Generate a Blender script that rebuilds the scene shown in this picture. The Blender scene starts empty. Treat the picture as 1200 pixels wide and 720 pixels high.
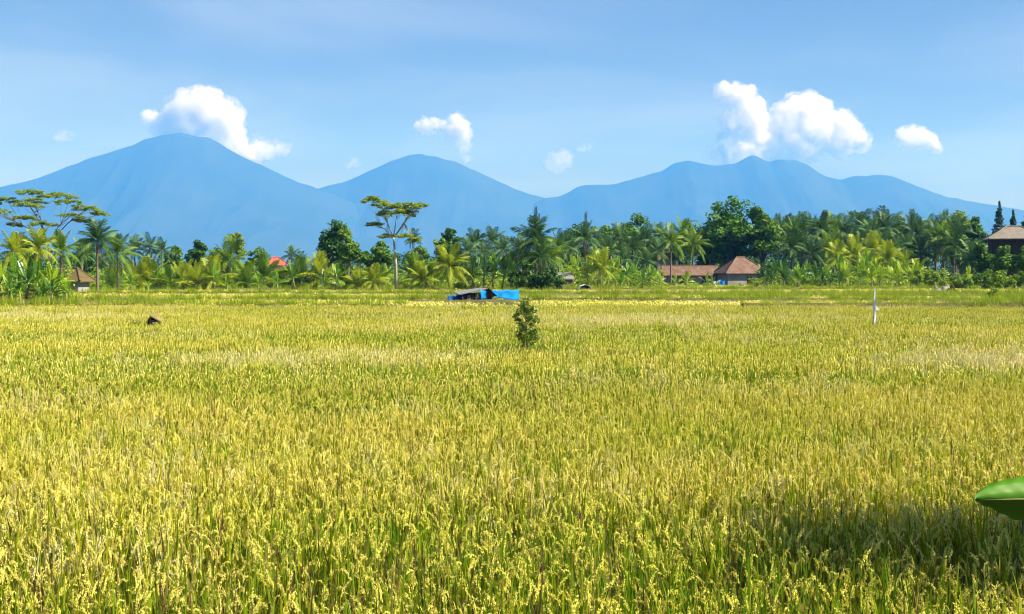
import bpy, math, random
import numpy as np
from mathutils import Vector, Matrix, noise as mnoise

sc = bpy.context.scene
COL = sc.collection
random.seed(7)
RNG = np.random.default_rng(11)
R = math.radians

# ------------------------------------------------------------------ camera
F_PX = 1413.0                       # focal length in pixels of the 1200 wide photograph
CAM_Z = 3.15
TILT = math.atan(42.0 / F_PX)
cam_d = bpy.data.cameras.new('camera')
cam = bpy.data.objects.new('camera', cam_d)
COL.objects.link(cam)
cam_d.sensor_width = 36.0
cam_d.lens = 36.0 * F_PX / 1200.0
cam_d.clip_start = 0.1
cam_d.clip_end = 90000.0
cam.location = (0, 0, CAM_Z)
cam.rotation_euler = (math.pi / 2 - TILT, 0, 0)
sc.camera = cam

# ------------------------------------------------------------------ sun, sky, exposure
SUN_AZ, SUN_EL = R(108), R(46)      # azimuth clockwise from the view direction (+Y)
to_sun = Vector((math.sin(SUN_AZ) * math.cos(SUN_EL), math.cos(SUN_AZ) * math.cos(SUN_EL), math.sin(SUN_EL)))
sun_d = bpy.data.lights.new('sun', 'SUN')
sun_d.energy = 5.0
sun_d.angle = R(0.53)
sun_d.color = (1.0, 0.95, 0.86)
sun = bpy.data.objects.new('sun', sun_d)
COL.objects.link(sun)
sun.rotation_euler = to_sun.to_track_quat('Z', 'Y').to_euler()
sun.location = (60, -40, 80)

world = bpy.data.worlds.new('World')
sc.world = world
world.use_nodes = True
wn, wl = world.node_tree.nodes, world.node_tree.links
wn.clear()
w_out = wn.new('ShaderNodeOutputWorld')
w_bg = wn.new('ShaderNodeBackground')
w_bg.inputs['Strength'].default_value = 0.029
sky = wn.new('ShaderNodeTexSky')
sky.sky_type = 'NISHITA'
sky.sun_disc = False
sky.sun_elevation = SUN_EL
sky.sun_rotation = SUN_AZ
sky.air_density = 1.25
sky.dust_density = 0.25
sky.ozone_density = 2.2
# thin high cloud: a veil of cirrus on a plane far overhead
tc = wn.new('ShaderNodeTexCoord')
sep = wn.new('ShaderNodeSeparateXYZ')
wl.new(tc.outputs['Generated'], sep.inputs[0])
zp = wn.new('ShaderNodeMath'); zp.operation = 'ADD'; zp.inputs[1].default_value = 0.09
zm = wn.new('ShaderNodeMath'); zm.operation = 'MAXIMUM'; zm.inputs[1].default_value = 0.02
wl.new(sep.outputs['Z'], zm.inputs[0]); wl.new(zm.outputs[0], zp.inputs[0])
dx = wn.new('ShaderNodeMath'); dx.operation = 'DIVIDE'
dy = wn.new('ShaderNodeMath'); dy.operation = 'DIVIDE'
wl.new(sep.outputs['X'], dx.inputs[0]); wl.new(zp.outputs[0], dx.inputs[1])
wl.new(sep.outputs['Y'], dy.inputs[0]); wl.new(zp.outputs[0], dy.inputs[1])
cmb = wn.new('ShaderNodeCombineXYZ')
wl.new(dx.outputs[0], cmb.inputs[0]); wl.new(dy.outputs[0], cmb.inputs[1])
nz = wn.new('ShaderNodeTexNoise')
nz.inputs['Scale'].default_value = 0.62
nz.inputs['Detail'].default_value = 5.0
nz.inputs['Roughness'].default_value = 0.5
nz.inputs['Distortion'].default_value = 0.4
wl.new(cmb.outputs[0], nz.inputs['Vector'])
rmp = wn.new('ShaderNodeMapRange')
rmp.interpolation_type = 'SMOOTHSTEP'
rmp.inputs['From Min'].default_value = 0.40
rmp.inputs['From Max'].default_value = 0.66
rmp.inputs['To Min'].default_value = 0.0
rmp.inputs['To Max'].default_value = 0.50
wl.new(nz.outputs['Fac'], rmp.inputs['Value'])
w_mix = wn.new('ShaderNodeMix'); w_mix.data_type = 'RGBA'
wl.new(rmp.outputs[0], w_mix.inputs['Factor'])
wl.new(sky.outputs[0], w_mix.inputs['A'])
w_mix.inputs['B'].default_value = (7.6, 8.8, 10.2, 1)
wl.new(w_mix.outputs['Result'], w_bg.inputs['Color'])
wl.new(w_bg.outputs[0], w_out.inputs[0])

sc.view_settings.view_transform = 'Standard'
sc.view_settings.look = 'None'
sc.view_settings.exposure = 1.2
sc.view_settings.gamma = 1.0
sc.view_settings.use_curve_mapping = False
sc.render.engine = 'CYCLES'
cy = sc.cycles
cy.max_bounces = 16
cy.diffuse_bounces = 3
cy.glossy_bounces = 2
cy.transmission_bounces = 4
cy.transparent_max_bounces = 8
cy.volume_bounces = 14
cy.volume_step_rate = 1.0
cy.volume_max_steps = 256
cy.use_denoising = True
cy.filter_width = 1.1
cy.caustics_reflective = False
cy.caustics_refractive = False
cy.sample_clamp_indirect = 6.0


# ------------------------------------------------------------------ helpers
def at(px, py, D):
    """World point at depth D (along +Y) for a pixel of the 1200x720 photograph."""
    d = Vector((px - 600.0,
                F_PX * math.cos(TILT) + (360.0 - py) * math.sin(TILT),
                -F_PX * math.sin(TILT) + (360.0 - py) * math.cos(TILT)))
    d *= D / d.y
    return Vector((d.x, d.y, d.z + CAM_Z))


def zat(py, D):
    return at(600, py, D).z


def xat(px, D):
    return at(px, 318, D).x


def mesh_np(name, verts, faces, mats, mat_idx=None, smooth=False, tint=None):
    """faces: list of arrays, each (M,3) or (M,4)."""
    me = bpy.data.meshes.new(name)
    verts = np.asarray(verts, dtype=np.float32).reshape(-1, 3)
    if not isinstance(faces, list):
        faces = [faces]
    faces = [np.asarray(f, dtype=np.int32) for f in faces if len(f)]
    loops = np.concatenate([f.ravel() for f in faces])
    totals = np.concatenate([np.full(len(f), f.shape[1], dtype=np.int32) for f in faces])
    starts = np.concatenate([[0], np.cumsum(totals)[:-1]]).astype(np.int32)
    me.vertices.add(len(verts)); me.loops.add(len(loops)); me.polygons.add(len(totals))
    me.vertices.foreach_set('co', verts.ravel())
    me.loops.foreach_set('vertex_index', loops)
    me.polygons.foreach_set('loop_start', starts)
    me.polygons.foreach_set('loop_total', totals)
    if mat_idx is not None:
        me.polygons.foreach_set('material_index', np.asarray(mat_idx, dtype=np.int32))
    me.polygons.foreach_set('use_smooth', np.full(len(totals), smooth))
    if tint is not None:
        a = me.attributes.new('tint', 'FLOAT', 'FACE')
        a.data.foreach_set('value', np.asarray(tint, dtype=np.float32))
    for m in (mats if isinstance(mats, (list, tuple)) else [mats]):
        me.materials.append(m)
    me.update(calc_edges=True)
    me.validate()
    return me


def link(name, me, parent=None, loc=None):
    o = bpy.data.objects.new(name, me)
    COL.objects.link(o)
    if parent is not None:
        o.parent = parent
    if loc is not None:
        o.location = loc
    return o


def tag(o, label=None, cat=None, group=None, kind=None):
    if label: o['label'] = label
    if cat: o['category'] = cat
    if group: o['group'] = group
    if kind: o['kind'] = kind
    return o


def thing(name, label, cat, loc=(0, 0, 0), rz=0.0, group=None):
    o = bpy.data.objects.new(name, None)
    o.empty_display_size = 0.3
    COL.objects.link(o)
    o.location = loc
    o.rotation_euler = (0, 0, rz)
    return tag(o, label, cat, group)


class MB:
    """Collects simple solids, builds ONE mesh."""
    def __init__(self):
        self.v, self.f, self.m = [], [], []

    def add(self, verts, faces, mi=0):
        b = len(self.v)
        self.v += [tuple(p) for p in verts]
        self.f += [tuple(i + b for i in f) for f in faces]
        self.m += [mi] * len(faces)

    def box(self, x0, x1, y0, y1, z0, z1, mi=0):
        v = [(x, y, z) for z in (z0, z1) for x, y in ((x0, y0), (x1, y0), (x1, y1), (x0, y1))]
        self.add(v, [(3, 2, 1, 0), (4, 5, 6, 7), (0, 1, 5, 4), (1, 2, 6, 5), (2, 3, 7, 6), (3, 0, 4, 7)], mi)

    def tube(self, pts, radii, n=7, mi=0):
        pts = [Vector(p) for p in pts]
        b = len(self.v)
        for i, p in enumerate(pts):
            d = (pts[min(i + 1, len(pts) - 1)] - pts[max(i - 1, 0)]).normalized()
            a = d.cross(Vector((0.31, 0.95, 0.05)))
            if a.length < 1e-3: a = d.cross(Vector((1, 0, 0)))
            a.normalize(); c = d.cross(a)
            for k in range(n):
                t = 2 * math.pi * k / n
                self.v.append(tuple(p + (a * math.cos(t) + c * math.sin(t)) * radii[i]))
        nf = 0
        for i in range(len(pts) - 1):
            for k in range(n):
                k2 = (k + 1) % n
                self.f.append((b + i * n + k, b + i * n + k2, b + (i + 1) * n + k2, b + (i + 1) * n + k)); nf += 1
        self.f.append(tuple(b + k for k in reversed(range(n)))); nf += 1
        self.f.append(tuple(b + (len(pts) - 1) * n + k for k in range(n))); nf += 1
        self.m += [mi] * nf

    def build(self, name, mats, parent=None, loc=None, smooth=False):
        me = bpy.data.meshes.new(name)
        me.from_pydata(self.v, [], self.f)
        for m in (mats if isinstance(mats, (list, tuple)) else [mats]):
            me.materials.append(m)
        me.polygons.foreach_set('material_index', self.m)
        if smooth:
            me.polygons.foreach_set('use_smooth', [True] * len(self.f))
        me.update()
        return link(name, me, parent, loc)


# ------------------------------------------------------------------ materials
def new_mat(name):
    m = bpy.data.materials.new(name)
    m.use_nodes = True
    nt = m.node_tree
    nt.nodes.clear()
    out = nt.nodes.new('ShaderNodeOutputMaterial')
    return m, nt, nt.nodes, nt.links, out


def leaf_mat(name, c1, c2, c3=None, trans=0.3, rough=0.5, spec=0.35, world_scale=None, use_tint=True, zstretch=None):
    """Leaf: base colour varied per leaf (tint) / per object / by broad patches of the place; part of the light passes through."""
    m, nt, N, L, out = new_mat(name)
    oi = N.new('ShaderNodeObjectInfo')
    mix = N.new('ShaderNodeMix'); mix.data_type = 'RGBA'
    mix.inputs['A'].default_value = (*c1, 1); mix.inputs['B'].default_value = (*c2, 1)
    if use_tint:
        at_ = N.new('ShaderNodeAttribute'); at_.attribute_name = 'tint'
        ad = N.new('ShaderNodeMath'); ad.operation = 'MULTIPLY_ADD'; ad.use_clamp = True
        ad.inputs[1].default_value = 0.45
        L.new(oi.outputs['Random'], ad.inputs[0]); 
        sc_ = N.new('ShaderNodeMath'); sc_.operation = 'MULTIPLY'; sc_.inputs[1].default_value = 0.55
        L.new(at_.outputs['Fac'], sc_.inputs[0]); L.new(sc_.outputs[0], ad.inputs[2])
        L.new(ad.outputs[0], mix.inputs['Factor'])
    else:
        L.new(oi.outputs['Random'], mix.inputs['Factor'])
    col = mix.outputs['Result']
    if c3 is not None and world_scale:
        geo = N.new('ShaderNodeNewGeometry')
        mp = N.new('ShaderNodeMapping'); mp.inputs['Scale'].default_value = world_scale
        n = N.new('ShaderNodeTexNoise'); n.inputs['Scale'].default_value = 1.0
        n.inputs['Detail'].default_value = 4.0; n.inputs['Roughness'].default_value = 0.62
        L.new(geo.outputs['Position'], mp.inputs[0]); L.new(mp.outputs[0], n.inputs['Vector'])
        mr = N.new('ShaderNodeMapRange'); mr.interpolation_type = 'SMOOTHSTEP'
        mr.inputs['From Min'].default_value = 0.40; mr.inputs['From Max'].default_value = 0.62
        L.new(n.outputs['Fac'], mr.inputs['Value'])
        mx = N.new('ShaderNodeMix'); mx.data_type = 'RGBA'
        L.new(mr.outputs[0], mx.inputs['Factor']); L.new(col, mx.inputs['A'])
        mx.inputs['B'].default_value = (*c3, 1)
        col = mx.outputs['Result']
    p = N.new('ShaderNodeBsdfPrincipled')
    p.inputs['Roughness'].default_value = rough
    p.inputs['Specular IOR Level'].default_value = spec
    L.new(col, p.inputs['Base Color'])
    t = N.new('ShaderNodeBsdfTranslucent')
    L.new(col, t.inputs['Color'])
    ms = N.new('ShaderNodeMixShader'); ms.inputs[0].default_value = trans
    L.new(p.outputs[0], ms.inputs[1]); L.new(t.outputs[0], ms.inputs[2])
    L.new(ms.outputs[0], out.inputs[0])
    return m


def solid_mat(name, c1, c2=None, scale=3.0, rough=0.8, spec=0.3, bump=0.0, stretch=(1, 1, 1), coord='Object', detail=5.0):
    m, nt, N, L, out = new_mat(name)
    p = N.new('ShaderNodeBsdfPrincipled')
    p.inputs['Roughness'].default_value = rough
    p.inputs['Specular IOR Level'].default_value = spec
    c2 = c2 or tuple(x * 0.75 for x in c1)
    t = N.new('ShaderNodeTexCoord')
    mp = N.new('ShaderNodeMapping'); mp.inputs['Scale'].default_value = stretch
    n = N.new('ShaderNodeTexNoise'); n.inputs['Scale'].default_value = scale; n.inputs['Detail'].default_value = detail
    n.inputs['Roughness'].default_value = 0.6
    L.new(t.outputs[coord], mp.inputs[0]); L.new(mp.outputs[0], n.inputs['Vector'])
    mr = N.new('ShaderNodeMapRange'); mr.inputs['From Min'].default_value = 0.32; mr.inputs['From Max'].default_value = 0.68
    L.new(n.outputs['Fac'], mr.inputs['Value'])
    mx = N.new('ShaderNodeMix'); mx.data_type = 'RGBA'
    mx.inputs['A'].default_value = (*c1, 1); mx.inputs['B'].default_value = (*c2, 1)
    L.new(mr.outputs[0], mx.inputs['Factor'])
    L.new(mx.outputs['Result'], p.inputs['Base Color'])
    if bump:
        b = N.new('ShaderNodeBump'); b.inputs['Strength'].default_value = bump
        L.new(n.outputs['Fac'], b.inputs['Height']); L.new(b.outputs[0], p.inputs['Normal'])
    L.new(p.outputs[0], out.inputs[0])
    return m


M = {}
M['soil'] = solid_mat('field_soil', (.060, .046, .026), (.035, .030, .016), 0.6, 0.95, 0.1, 0.4, coord='Object')
M['forest'] = solid_mat('mountain_forest', (.018, .035, .016), (.035, .05, .028), 0.0016, 1.0, 0.05, 0.0, coord='Object')
M['bark'] = solid_mat('grey_bark', (.20, .17, .13), (.10, .085, .06), 3.0, 0.9, 0.15, 0.3, (1, 1, .3))
M['pale_bark'] = solid_mat('pale_bark', (.48, .45, .37), (.28, .26, .20), 2.0, 0.85, 0.2, 0.2, (1, 1, .3))
M['palm_bark'] = solid_mat('palm_bark', (.22, .19, .15), (.12, .10, .075), 2.5, 0.9, 0.15, 0.4, (.3, .3, 2.5))
M['banana_stem'] = solid_mat('banana_stem', (.20, .24, .07), (.13, .10, .04), 2.0, 0.6, 0.3, 0.1, (1, 1, .4))
# foliage (per tree kind)
M['palm_dark'] = leaf_mat('palm_dark_green', (.035, .100, .012), (.085, .170, .020), trans=.25, rough=.48, spec=.28)
M['palm_hazy'] = leaf_mat('palm_haze_green', (.055, .140, .030), (.12, .22, .05), trans=.25, rough=.48, spec=.28)  # bluish haze of the farther palms put into their leaf colour
M['palm_yellow'] = leaf_mat('palm_yellow_green', (.21, .31, .008), (.40, .44, .016), trans=.38, rough=.48, spec=.28)
M['palm_mid'] = leaf_mat('palm_mid_green', (.10, .21, .010), (.21, .32, .015), trans=.33, rough=.48, spec=.28)
M['palm_dead'] = leaf_mat('palm_dry_brown', (.20, .13, .05), (.30, .21, .08), trans=.2, rough=.8, spec=.1)
M['banana'] = leaf_mat('banana_green', (.10, .25, .010), (.21, .37, .014), trans=.38, rough=.34, spec=.5)
M['banana_dark'] = leaf_mat('banana_dark_green', (.035, .125, .012), (.09, .20, .018), trans=.33, rough=.33, spec=.5)
M['banana_yellow'] = leaf_mat('banana_yellow_green', (.22, .36, .010), (.37, .48, .016), trans=.42, rough=.38, spec=.45)
M['banana_dry'] = leaf_mat('banana_dry_leaf', (.26, .17, .07), (.36, .27, .12), trans=.2, rough=.85, spec=.1)
M['tree_dark'] = leaf_mat('tree_dark_green', (.030, .100, .012), (.085, .19, .016), trans=.28, rough=.55, spec=.22)
M['tree_mid'] = leaf_mat('tree_mid_green', (.055, .155, .011), (.13, .25, .016), trans=.30, rough=.55, spec=.22)
M['tree_light'] = leaf_mat('tree_light_green', (.12, .24, .012), (.24, .34, .02), trans=.35, rough=.55, spec=.22)
M['tree_feather'] = leaf_mat('tree_feathery', (.20, .31, .015), (.36, .42, .028), trans=.5, rough=.55, spec=.3)
M['tree_big'] = leaf_mat('tree_big_leaf', (.050, .16, .012), (.15, .31, .018), trans=.30, rough=.5, spec=.3)
M['conifer'] = leaf_mat('conifer_dark', (.018, .060, .020), (.04, .095, .03), trans=.12, rough=.55, spec=.3)
M['shrub'] = leaf_mat('shrub_leaf', (.13, .25, .009), (.28, .38, .013), trans=.35, rough=.45, spec=.4)
M['far_wood'] = leaf_mat('far_wood_leaf', (.035, .105, .018), (.08, .165, .03), trans=.25, rough=.5, spec=.3)
M['sapling'] = leaf_mat('sapling_leaf', (.06, .13, .008), (.20, .28, .015), trans=.22, rough=.3, spec=.55)
# rice and grass
RS = (0.10, 0.16, 0.0)
M['rice_blade'] = leaf_mat('rice_blade', (.29, .325, .004), (.49, .445, .008), (.22, .32, .003), trans=.42, rough=.5, spec=.3, world_scale=RS)
M['rice_green'] = leaf_mat('rice_green_blade', (.15, .25, .005), (.27, .36, .009), (.12, .24, .005), trans=.42, rough=.45, spec=.35, world_scale=RS)
M['rice_ear'] = leaf_mat('rice_ear', (.73, .64, .10), (.86, .78, .26), (.68, .65, .085), trans=.22, rough=.6, spec=.25, world_scale=RS)
M['rice_pale'] = leaf_mat('rice_pale_ear', (.72, .66, .30), (.82, .77, .42), (.66, .62, .24), trans=.22, rough=.6, spec=.25, world_scale=RS)
M['straw_gap_shade'] = leaf_mat('straw_gap_shade', (.30, .20, .07), (.06, .038, .018), trans=.2, rough=.7, spec=.2)  # dead straw; its dark brown end also paints shade between plants
M['grass'] = leaf_mat('bund_grass', (.19, .30, .007), (.36, .43, .012), (.28, .38, .009), trans=.40, rough=.5, spec=.3, world_scale=(.12, .12, 0))
M['dry_grass'] = leaf_mat('dry_grass', (.55, .47, .22), (.66, .58, .30), (.46, .44, .12), trans=.25, rough=.7, spec=.15, world_scale=(.05, .10, 0))
# buildings and small things
M['tile_red'] = solid_mat('red_clay_tile', (.115, .060, .045), (.20, .135, .105), 1.1, 0.85, 0.2, 0.5, (1, 1, 1))
M['tile_brown'] = solid_mat('brown_roof', (.24, .205, .18), (.16, .14, .125), 1.5, 0.85, 0.2, 0.4)
M['tile_bright'] = solid_mat('bright_red_roof', (.52, .10, .085), (.38, .075, .06), 1.5, 0.7, 0.3)
M['zinc'] = solid_mat('grey_sheet_roof', (.24, .24, .25), (.15, .15, .165), 1.2, 0.5, 0.4)
M['cement'] = solid_mat('grey_cement', (.36, .35, .33), (.24, .23, .22), 1.0, 0.9, 0.2, 0.2)
M['white_paint'] = solid_mat('white_paint', (.72, .72, .70), (.6, .6, .58), 1.0, 0.6, 0.3)
M['dark_wood'] = solid_mat('dark_wood', (.060, .045, .035), (.03, .022, .018), 2.0, 0.85, 0.2)
M['grey_wood'] = solid_mat('grey_wood', (.22, .19, .16), (.12, .10, .085), 3.0, 0.9, 0.15, 0.3)
M['dark_glass'] = solid_mat('dark_glass', (.02, .025, .03), (.03, .035, .04), 1.0, 0.12, 0.6)
M['thatch'] = solid_mat('straw_thatch', (.15, .115, .05), (.09, .07, .035), 2.5, 0.95, 0.1, 0.6, (1, 1, 3))
M['blue_tarp'] = leaf_mat('blue_tarpaulin', (.010, .33, .84), (.02, .42, .88), trans=.5, rough=.4, spec=.4, use_tint=False)
M['blue_dark'] = leaf_mat('dark_blue_tarpaulin', (.008, .10, .46), (.012, .16, .55), trans=.4, rough=.4, spec=.4, use_tint=False)
M['white_plastic'] = solid_mat('white_plastic', (.80, .79, .80), (.68, .66, .68), 4.0, 0.45, 0.4, 0.2)
M['dark_cloth'] = solid_mat('dark_sheet', (.022, .017, .014), (.05, .038, .03), 3.0, 0.9, 0.1, 0.3)
M['pale_straw'] = solid_mat('pale_straw', (.42, .36, .17), (.24, .19, .09), 4.0, 0.95, 0.1, 0.5)
M['grey_earth'] = solid_mat('grey_earth', (.30, .27, .23), (.19, .17, .14), 1.2, 0.95, 0.1, 0.5)
M['big_leaf'] = leaf_mat('broad_leaf', (.075, .23, .010), (.09, .26, .012), trans=.30, rough=.42, spec=.35, use_tint=False)

# ------------------------------------------------------------------ the setting: ground
def build_ground():
    ys = np.concatenate([np.linspace(-4800, -200, 12), np.linspace(-150, 3.0, 14), np.linspace(3.4, 6.6, 12),
                         np.linspace(8, 260, 64), np.linspace(300, 18500, 40)])
    xs = np.concatenate([np.linspace(-14500, -400, 14), np.linspace(-300, -20, 20), np.linspace(-16, 16, 20),
                         np.linspace(20, 300, 20), np.linspace(400, 14500, 14)])
    X, Y = np.meshgrid(xs, ys)
    t = np.clip((6.4 - Y) / 2.6, 0, 1)
    Z = 1.45 * t * t * (3 - 2 * t)                     # the garden bank the camera stands on
    v = np.stack([X, Y, Z], -1).reshape(-1, 3)
    ny, nx = X.shape
    i = np.arange(ny - 1)[:, None] * nx + np.arange(nx - 1)[None]
    q = np.stack([i, i + 1, i + nx + 1, i + nx], -1).reshape(-1, 4)
    o = link('ground', mesh_np('ground', v, q, M['soil'], smooth=True))
    tag(o, kind='structure')


build_ground()


def build_mountain(name, pts, D0, depth, seed):
    """Ridge line at distance D0 with real slopes running several km forward and back."""
    pts = np.array(pts, float)
    P = np.array([list(at(a, b, D0)) for a, b in pts])
    x = np.linspace(P[0, 0], P[-1, 0], 460)
    h = np.interp(x, P[:, 0], P[:, 2])
    k = np.ones(3) / 3
    h = np.convolve(np.pad(h, 1, mode='edge'), k, mode='valid')
    vs = np.linspace(-1, 1, 81)
    V = np.zeros((len(vs), len(x), 3), np.float32)
    off = Vector((seed * 31.7, seed * 11.3, 0))
    for j, v in enumerate(vs):
        a = abs(v)
        prof = (1 - a) ** 1.45
        g = a * (1 - a) * 4
        for i in range(len(x)):
            n1 = mnoise.ridged_multi_fractal(Vector((x[i] / 1500.0, v * depth / 5200.0, seed * 3.1)) + off, 0.9, 2.1, 5, 1.0, 2.0)
            n2 = mnoise.noise(Vector((x[i] / 160.0, v * 30, seed)))
            V[j, i] = (x[i], D0 + v * depth, h[i] * prof + (n1 - 1.1) * 0.095 * h[i] * g + n2 * 16.0 * (1 - a) * min(1, h[i] / 300.0) - 20 * a - 3)
    ny, nx = V.shape[:2]
    i = np.arange(ny - 1)[:, None] * nx + np.arange(nx - 1)[None]
    q = np.stack([i, i + 1, i + nx + 1, i + nx], -1).reshape(-1, 4)
    o = link(name, mesh_np(name, V.reshape(-1, 3), q, M['forest'], smooth=True))
    tag(o, kind='structure')
    return o


build_mountain('mountain', [(-420, 316), (-300, 270), (-200, 246), (-100, 230), (0, 219), (30, 213), (60, 203), (100, 187), (140, 175), (165, 166), (180, 160.5),
                            (195, 157), (205, 156), (218, 156.5), (230, 159.5), (243, 161), (256, 167), (270, 176), (290, 186.5), (310, 195), (330, 205),
                            (350, 214), (368, 219), (385, 225), (430, 245), (520, 285), (600, 316)], 14500, 3300, 1)
build_mountain('mountain', [(120, 316), (200, 280), (280, 248), (340, 230), (385, 217.5), (410, 211), (440, 197), (460, 188), (472, 184.5), (480, 181.5),
                            (492, 180.5), (512, 183.5), (525, 187.5), (540, 192), (570, 206), (600, 220), (622, 228), (648, 233), (690, 247), (760, 275),
                            (860, 316)], 15300, 3000, 2)
build_mountain('mountain', [(480, 316), (560, 270), (610, 245), (640, 231.5), (655, 231), (664, 226), (674, 220), (690, 216.5), (704, 216.5), (720, 216), (745, 209),
                            (775, 200), (792, 191), (805, 187.5), (816, 190), (830, 193), (848, 194), (860, 191.5), (872, 186), (882, 182), (890, 184),
                            (900, 190), (915, 187), (932, 187.5), (945, 192), (957, 201), (970, 208), (985, 210), (1003, 206.5), (1022, 205), (1035, 204.5),
                            (1052, 209), (1080, 220), (1110, 231), (1150, 238), (1200, 246), (1270, 262), (1400, 285), (1560, 316)], 15000, 3200, 3)


# ------------------------------------------------------------------ grass-like stock (instanced from unlinked source meshes)
class Blades:
    def __init__(self):
        self.v, self.q, self.m, self.t = [], [], [], []
        self.n = 0

    def ribbon(self, base, az, length, width, lean, bend, segs, mi, tint, twist=0.0, taper=1.0):
        """Ribbon that starts leaning LEAN from vertical and bends BEND more over its length."""
        p = np.array(base, float)
        h = np.array([math.cos(az), math.sin(az), 0]); s = np.array([-math.sin(az + twist), math.cos(az + twist), 0])
        b0 = self.n
        for i in range(segs + 1):
            u = i / segs
            w = width * (0.6 + 0.4 * min(1, u * 4)) * (1 - taper * u ** 2.2) * 0.5
            self.v.append(p - s * w); self.v.append(p + s * w)
            th = lean + bend * u
            p = p + (h * math.sin(th) + np.array([0, 0, 1]) * math.cos(th)) * length / segs
        for i in range(segs):
            a = b0 + 2 * i
            self.q.append((a, a + 1, a + 3, a + 2)); self.m.append(mi); self.t.append(tint)
        self.n += 2 * (segs + 1)
        return p

    def arc(self, base, az, length, lean, bend, segs):
        p = np.array(base, float); h = np.array([math.cos(az), math.sin(az), 0]); out = [p]
        for i in range(segs):
            th = lean + bend * min(1.0, (i + .5) / segs / .5)
            p = p + (h * math.sin(th) + np.array([0, 0, 1]) * math.cos(th)) * length / segs
            out.append(p)
        return out

    def grain(self, c, d, l, w, mi, tint):
        """slim four-sided grain"""
        d = d / (np.linalg.norm(d) + 1e-9)
        a = np.cross(d, [0.3, 0.2, 0.93]); a /= (np.linalg.norm(a) + 1e-9)
        e = np.cross(d, a)
        b = self.n
        self.v += [c - d * l * .5, c + a * w, c - a * w * .5 + e * w * .87, c - a * w * .5 - e * w * .87, c + d * l * .5]
        for k in ((0, 2, 1), (0, 3, 2), (0, 1, 3), (4, 1, 2), (4, 2, 3), (4, 3, 1)):
            self.q.append((b + k[0], b + k[1], b + k[2], b + k[2]))
            self.m.append(mi); self.t.append(tint)
        self.n += 5

    def build(self, name, mats):
        q = np.array(self.q)
        tri = q[:, 2] == q[:, 3]
        m = np.array(self.m); t = np.array(self.t)
        faces = [q[~tri]] + ([q[tri][:, :3]] if tri.any() else [])
        order = np.concatenate([np.where(~tri)[0], np.where(tri)[0]])
        me = mesh_np(name, np.array(self.v), faces, mats, m[order], tint=t[order])
        return bpy.data.objects.new(name, me)


def rice_hill(rng, tillers, ears, detail, spread=0.07, green=0.0, ew=1.0):
    B = Blades()
    for k in range(tillers):
        az = rng.uniform(0, 6.283)
        r = spread * math.sqrt(rng.uniform(0, 1))
        base = (r * math.cos(az), r * math.sin(az), 0)
        H = rng.uniform(.42, .60)
        lean = rng.uniform(0, .20)
        segs = 3 if detail else 2
        # culm
        top = B.ribbon(base, az, H, .006 if detail else .009, lean, rng.uniform(0, .15), 2, 3 if rng.uniform() < .8 else 0, rng.uniform(), rng.uniform(0, 3), 0.3)
        mi = 1 if rng.uniform() < green else 0
        if rng.uniform() < .10: mi = 3
        # flag leaf, stands up beside or above the ear
        j = np.array(base) + (top - np.array(base)) * rng.uniform(.55, .85)
        B.ribbon(j, az + rng.uniform(-1.5, 1.5), rng.uniform(.28, .46), rng.uniform(.012, .019) * (1 if detail else 1.3),
                 rng.uniform(.0, .26), rng.uniform(0.0, .4), segs + 1, mi, rng.uniform(), rng.uniform(-.6, .6))
        if rng.uniform() < .55:
            j2 = np.array(base) + (top - np.array(base)) * rng.uniform(.5, .9)
            B.ribbon(j2, rng.uniform(0, 6.28), rng.uniform(.2, .34), .013 * (1 if detail else 1.3), rng.uniform(.0, .2), rng.uniform(0, .35), segs,
                     3 if rng.uniform() < .2 else mi, rng.uniform(), rng.uniform(-.6, .6))
        # lower leaf, often dark straw that deepens the shade in the gaps
        j = np.array(base) + (top - np.array(base)) * rng.uniform(.25, .5)
        B.ribbon(j, az + rng.uniform(-2, 2), rng.uniform(.26, .40), .016 * (1 if detail else 1.4),
                 rng.uniform(.15, .6), rng.uniform(.3, 1.2), segs + 1, 3 if rng.uniform() < .6 else mi, rng.uniform(), rng.uniform(-.6, .6))
        if k < ears:
            ea = az + rng.uniform(-1.2, 1.2)
            L = rng.uniform(.12, .19)
            bend = rng.uniform(2.3, 3.05) if rng.uniform() < .62 else rng.uniform(.15, 1.0)
            pa = B.arc(top, ea, L, lean, bend, 9)
            if detail:
                for i in range(1, 10):
                    d = pa[i] - pa[i - 1]
                    for g in range(7 if i < 8 else 4):
                        c = pa[i - 1] + d * rng.uniform(0, 1) + rng.normal(0, .0058, 3)
                        B.grain(c, d + rng.normal(0, .006, 3), .018, .0040, 2, rng.uniform())
                B.ribbon(top, ea, L * .7, .004, lean, bend * .7, 4, 2, .3, 0, .5)
            else:
                B.ribbon(top, ea, L, .022, lean, bend, 5, 2, rng.uniform(), rng.uniform(-.3, .3), .5)
                B.ribbon(top, ea + .25, L * .95, .017, lean, bend * 1.1, 4, 2, rng.uniform(), 1.2, .5)
    return B


def tuft(rng, n, hmin, hmax, w, spread, mi=0, bend=1.0, heads=0):
    B = Blades()
    for k in range(n):
        az = rng.uniform(0, 6.283); r = spread * math.sqrt(rng.uniform())
        h = rng.uniform(hmin, hmax)
        B.ribbon((r * math.cos(az * 3.3), r * math.sin(az * 3.3), 0), az, h, w * rng.uniform(.7, 1.3), rng.uniform(.02, .35), rng.uniform(.1, .9) * bend,
                 3, mi, rng.uniform(), rng.uniform(-.8, .8))
    for k in range(heads):
        az = rng.uniform(0, 6.283); r = spread * math.sqrt(rng.uniform())
        B.ribbon((r * math.cos(az * 3.3), r * math.sin(az * 3.3), hmax * .7), az, .22, .05, .3, 1.6, 3, 2, rng.uniform(), rng.uniform(-.5, .5), .5)
    return B


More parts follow.
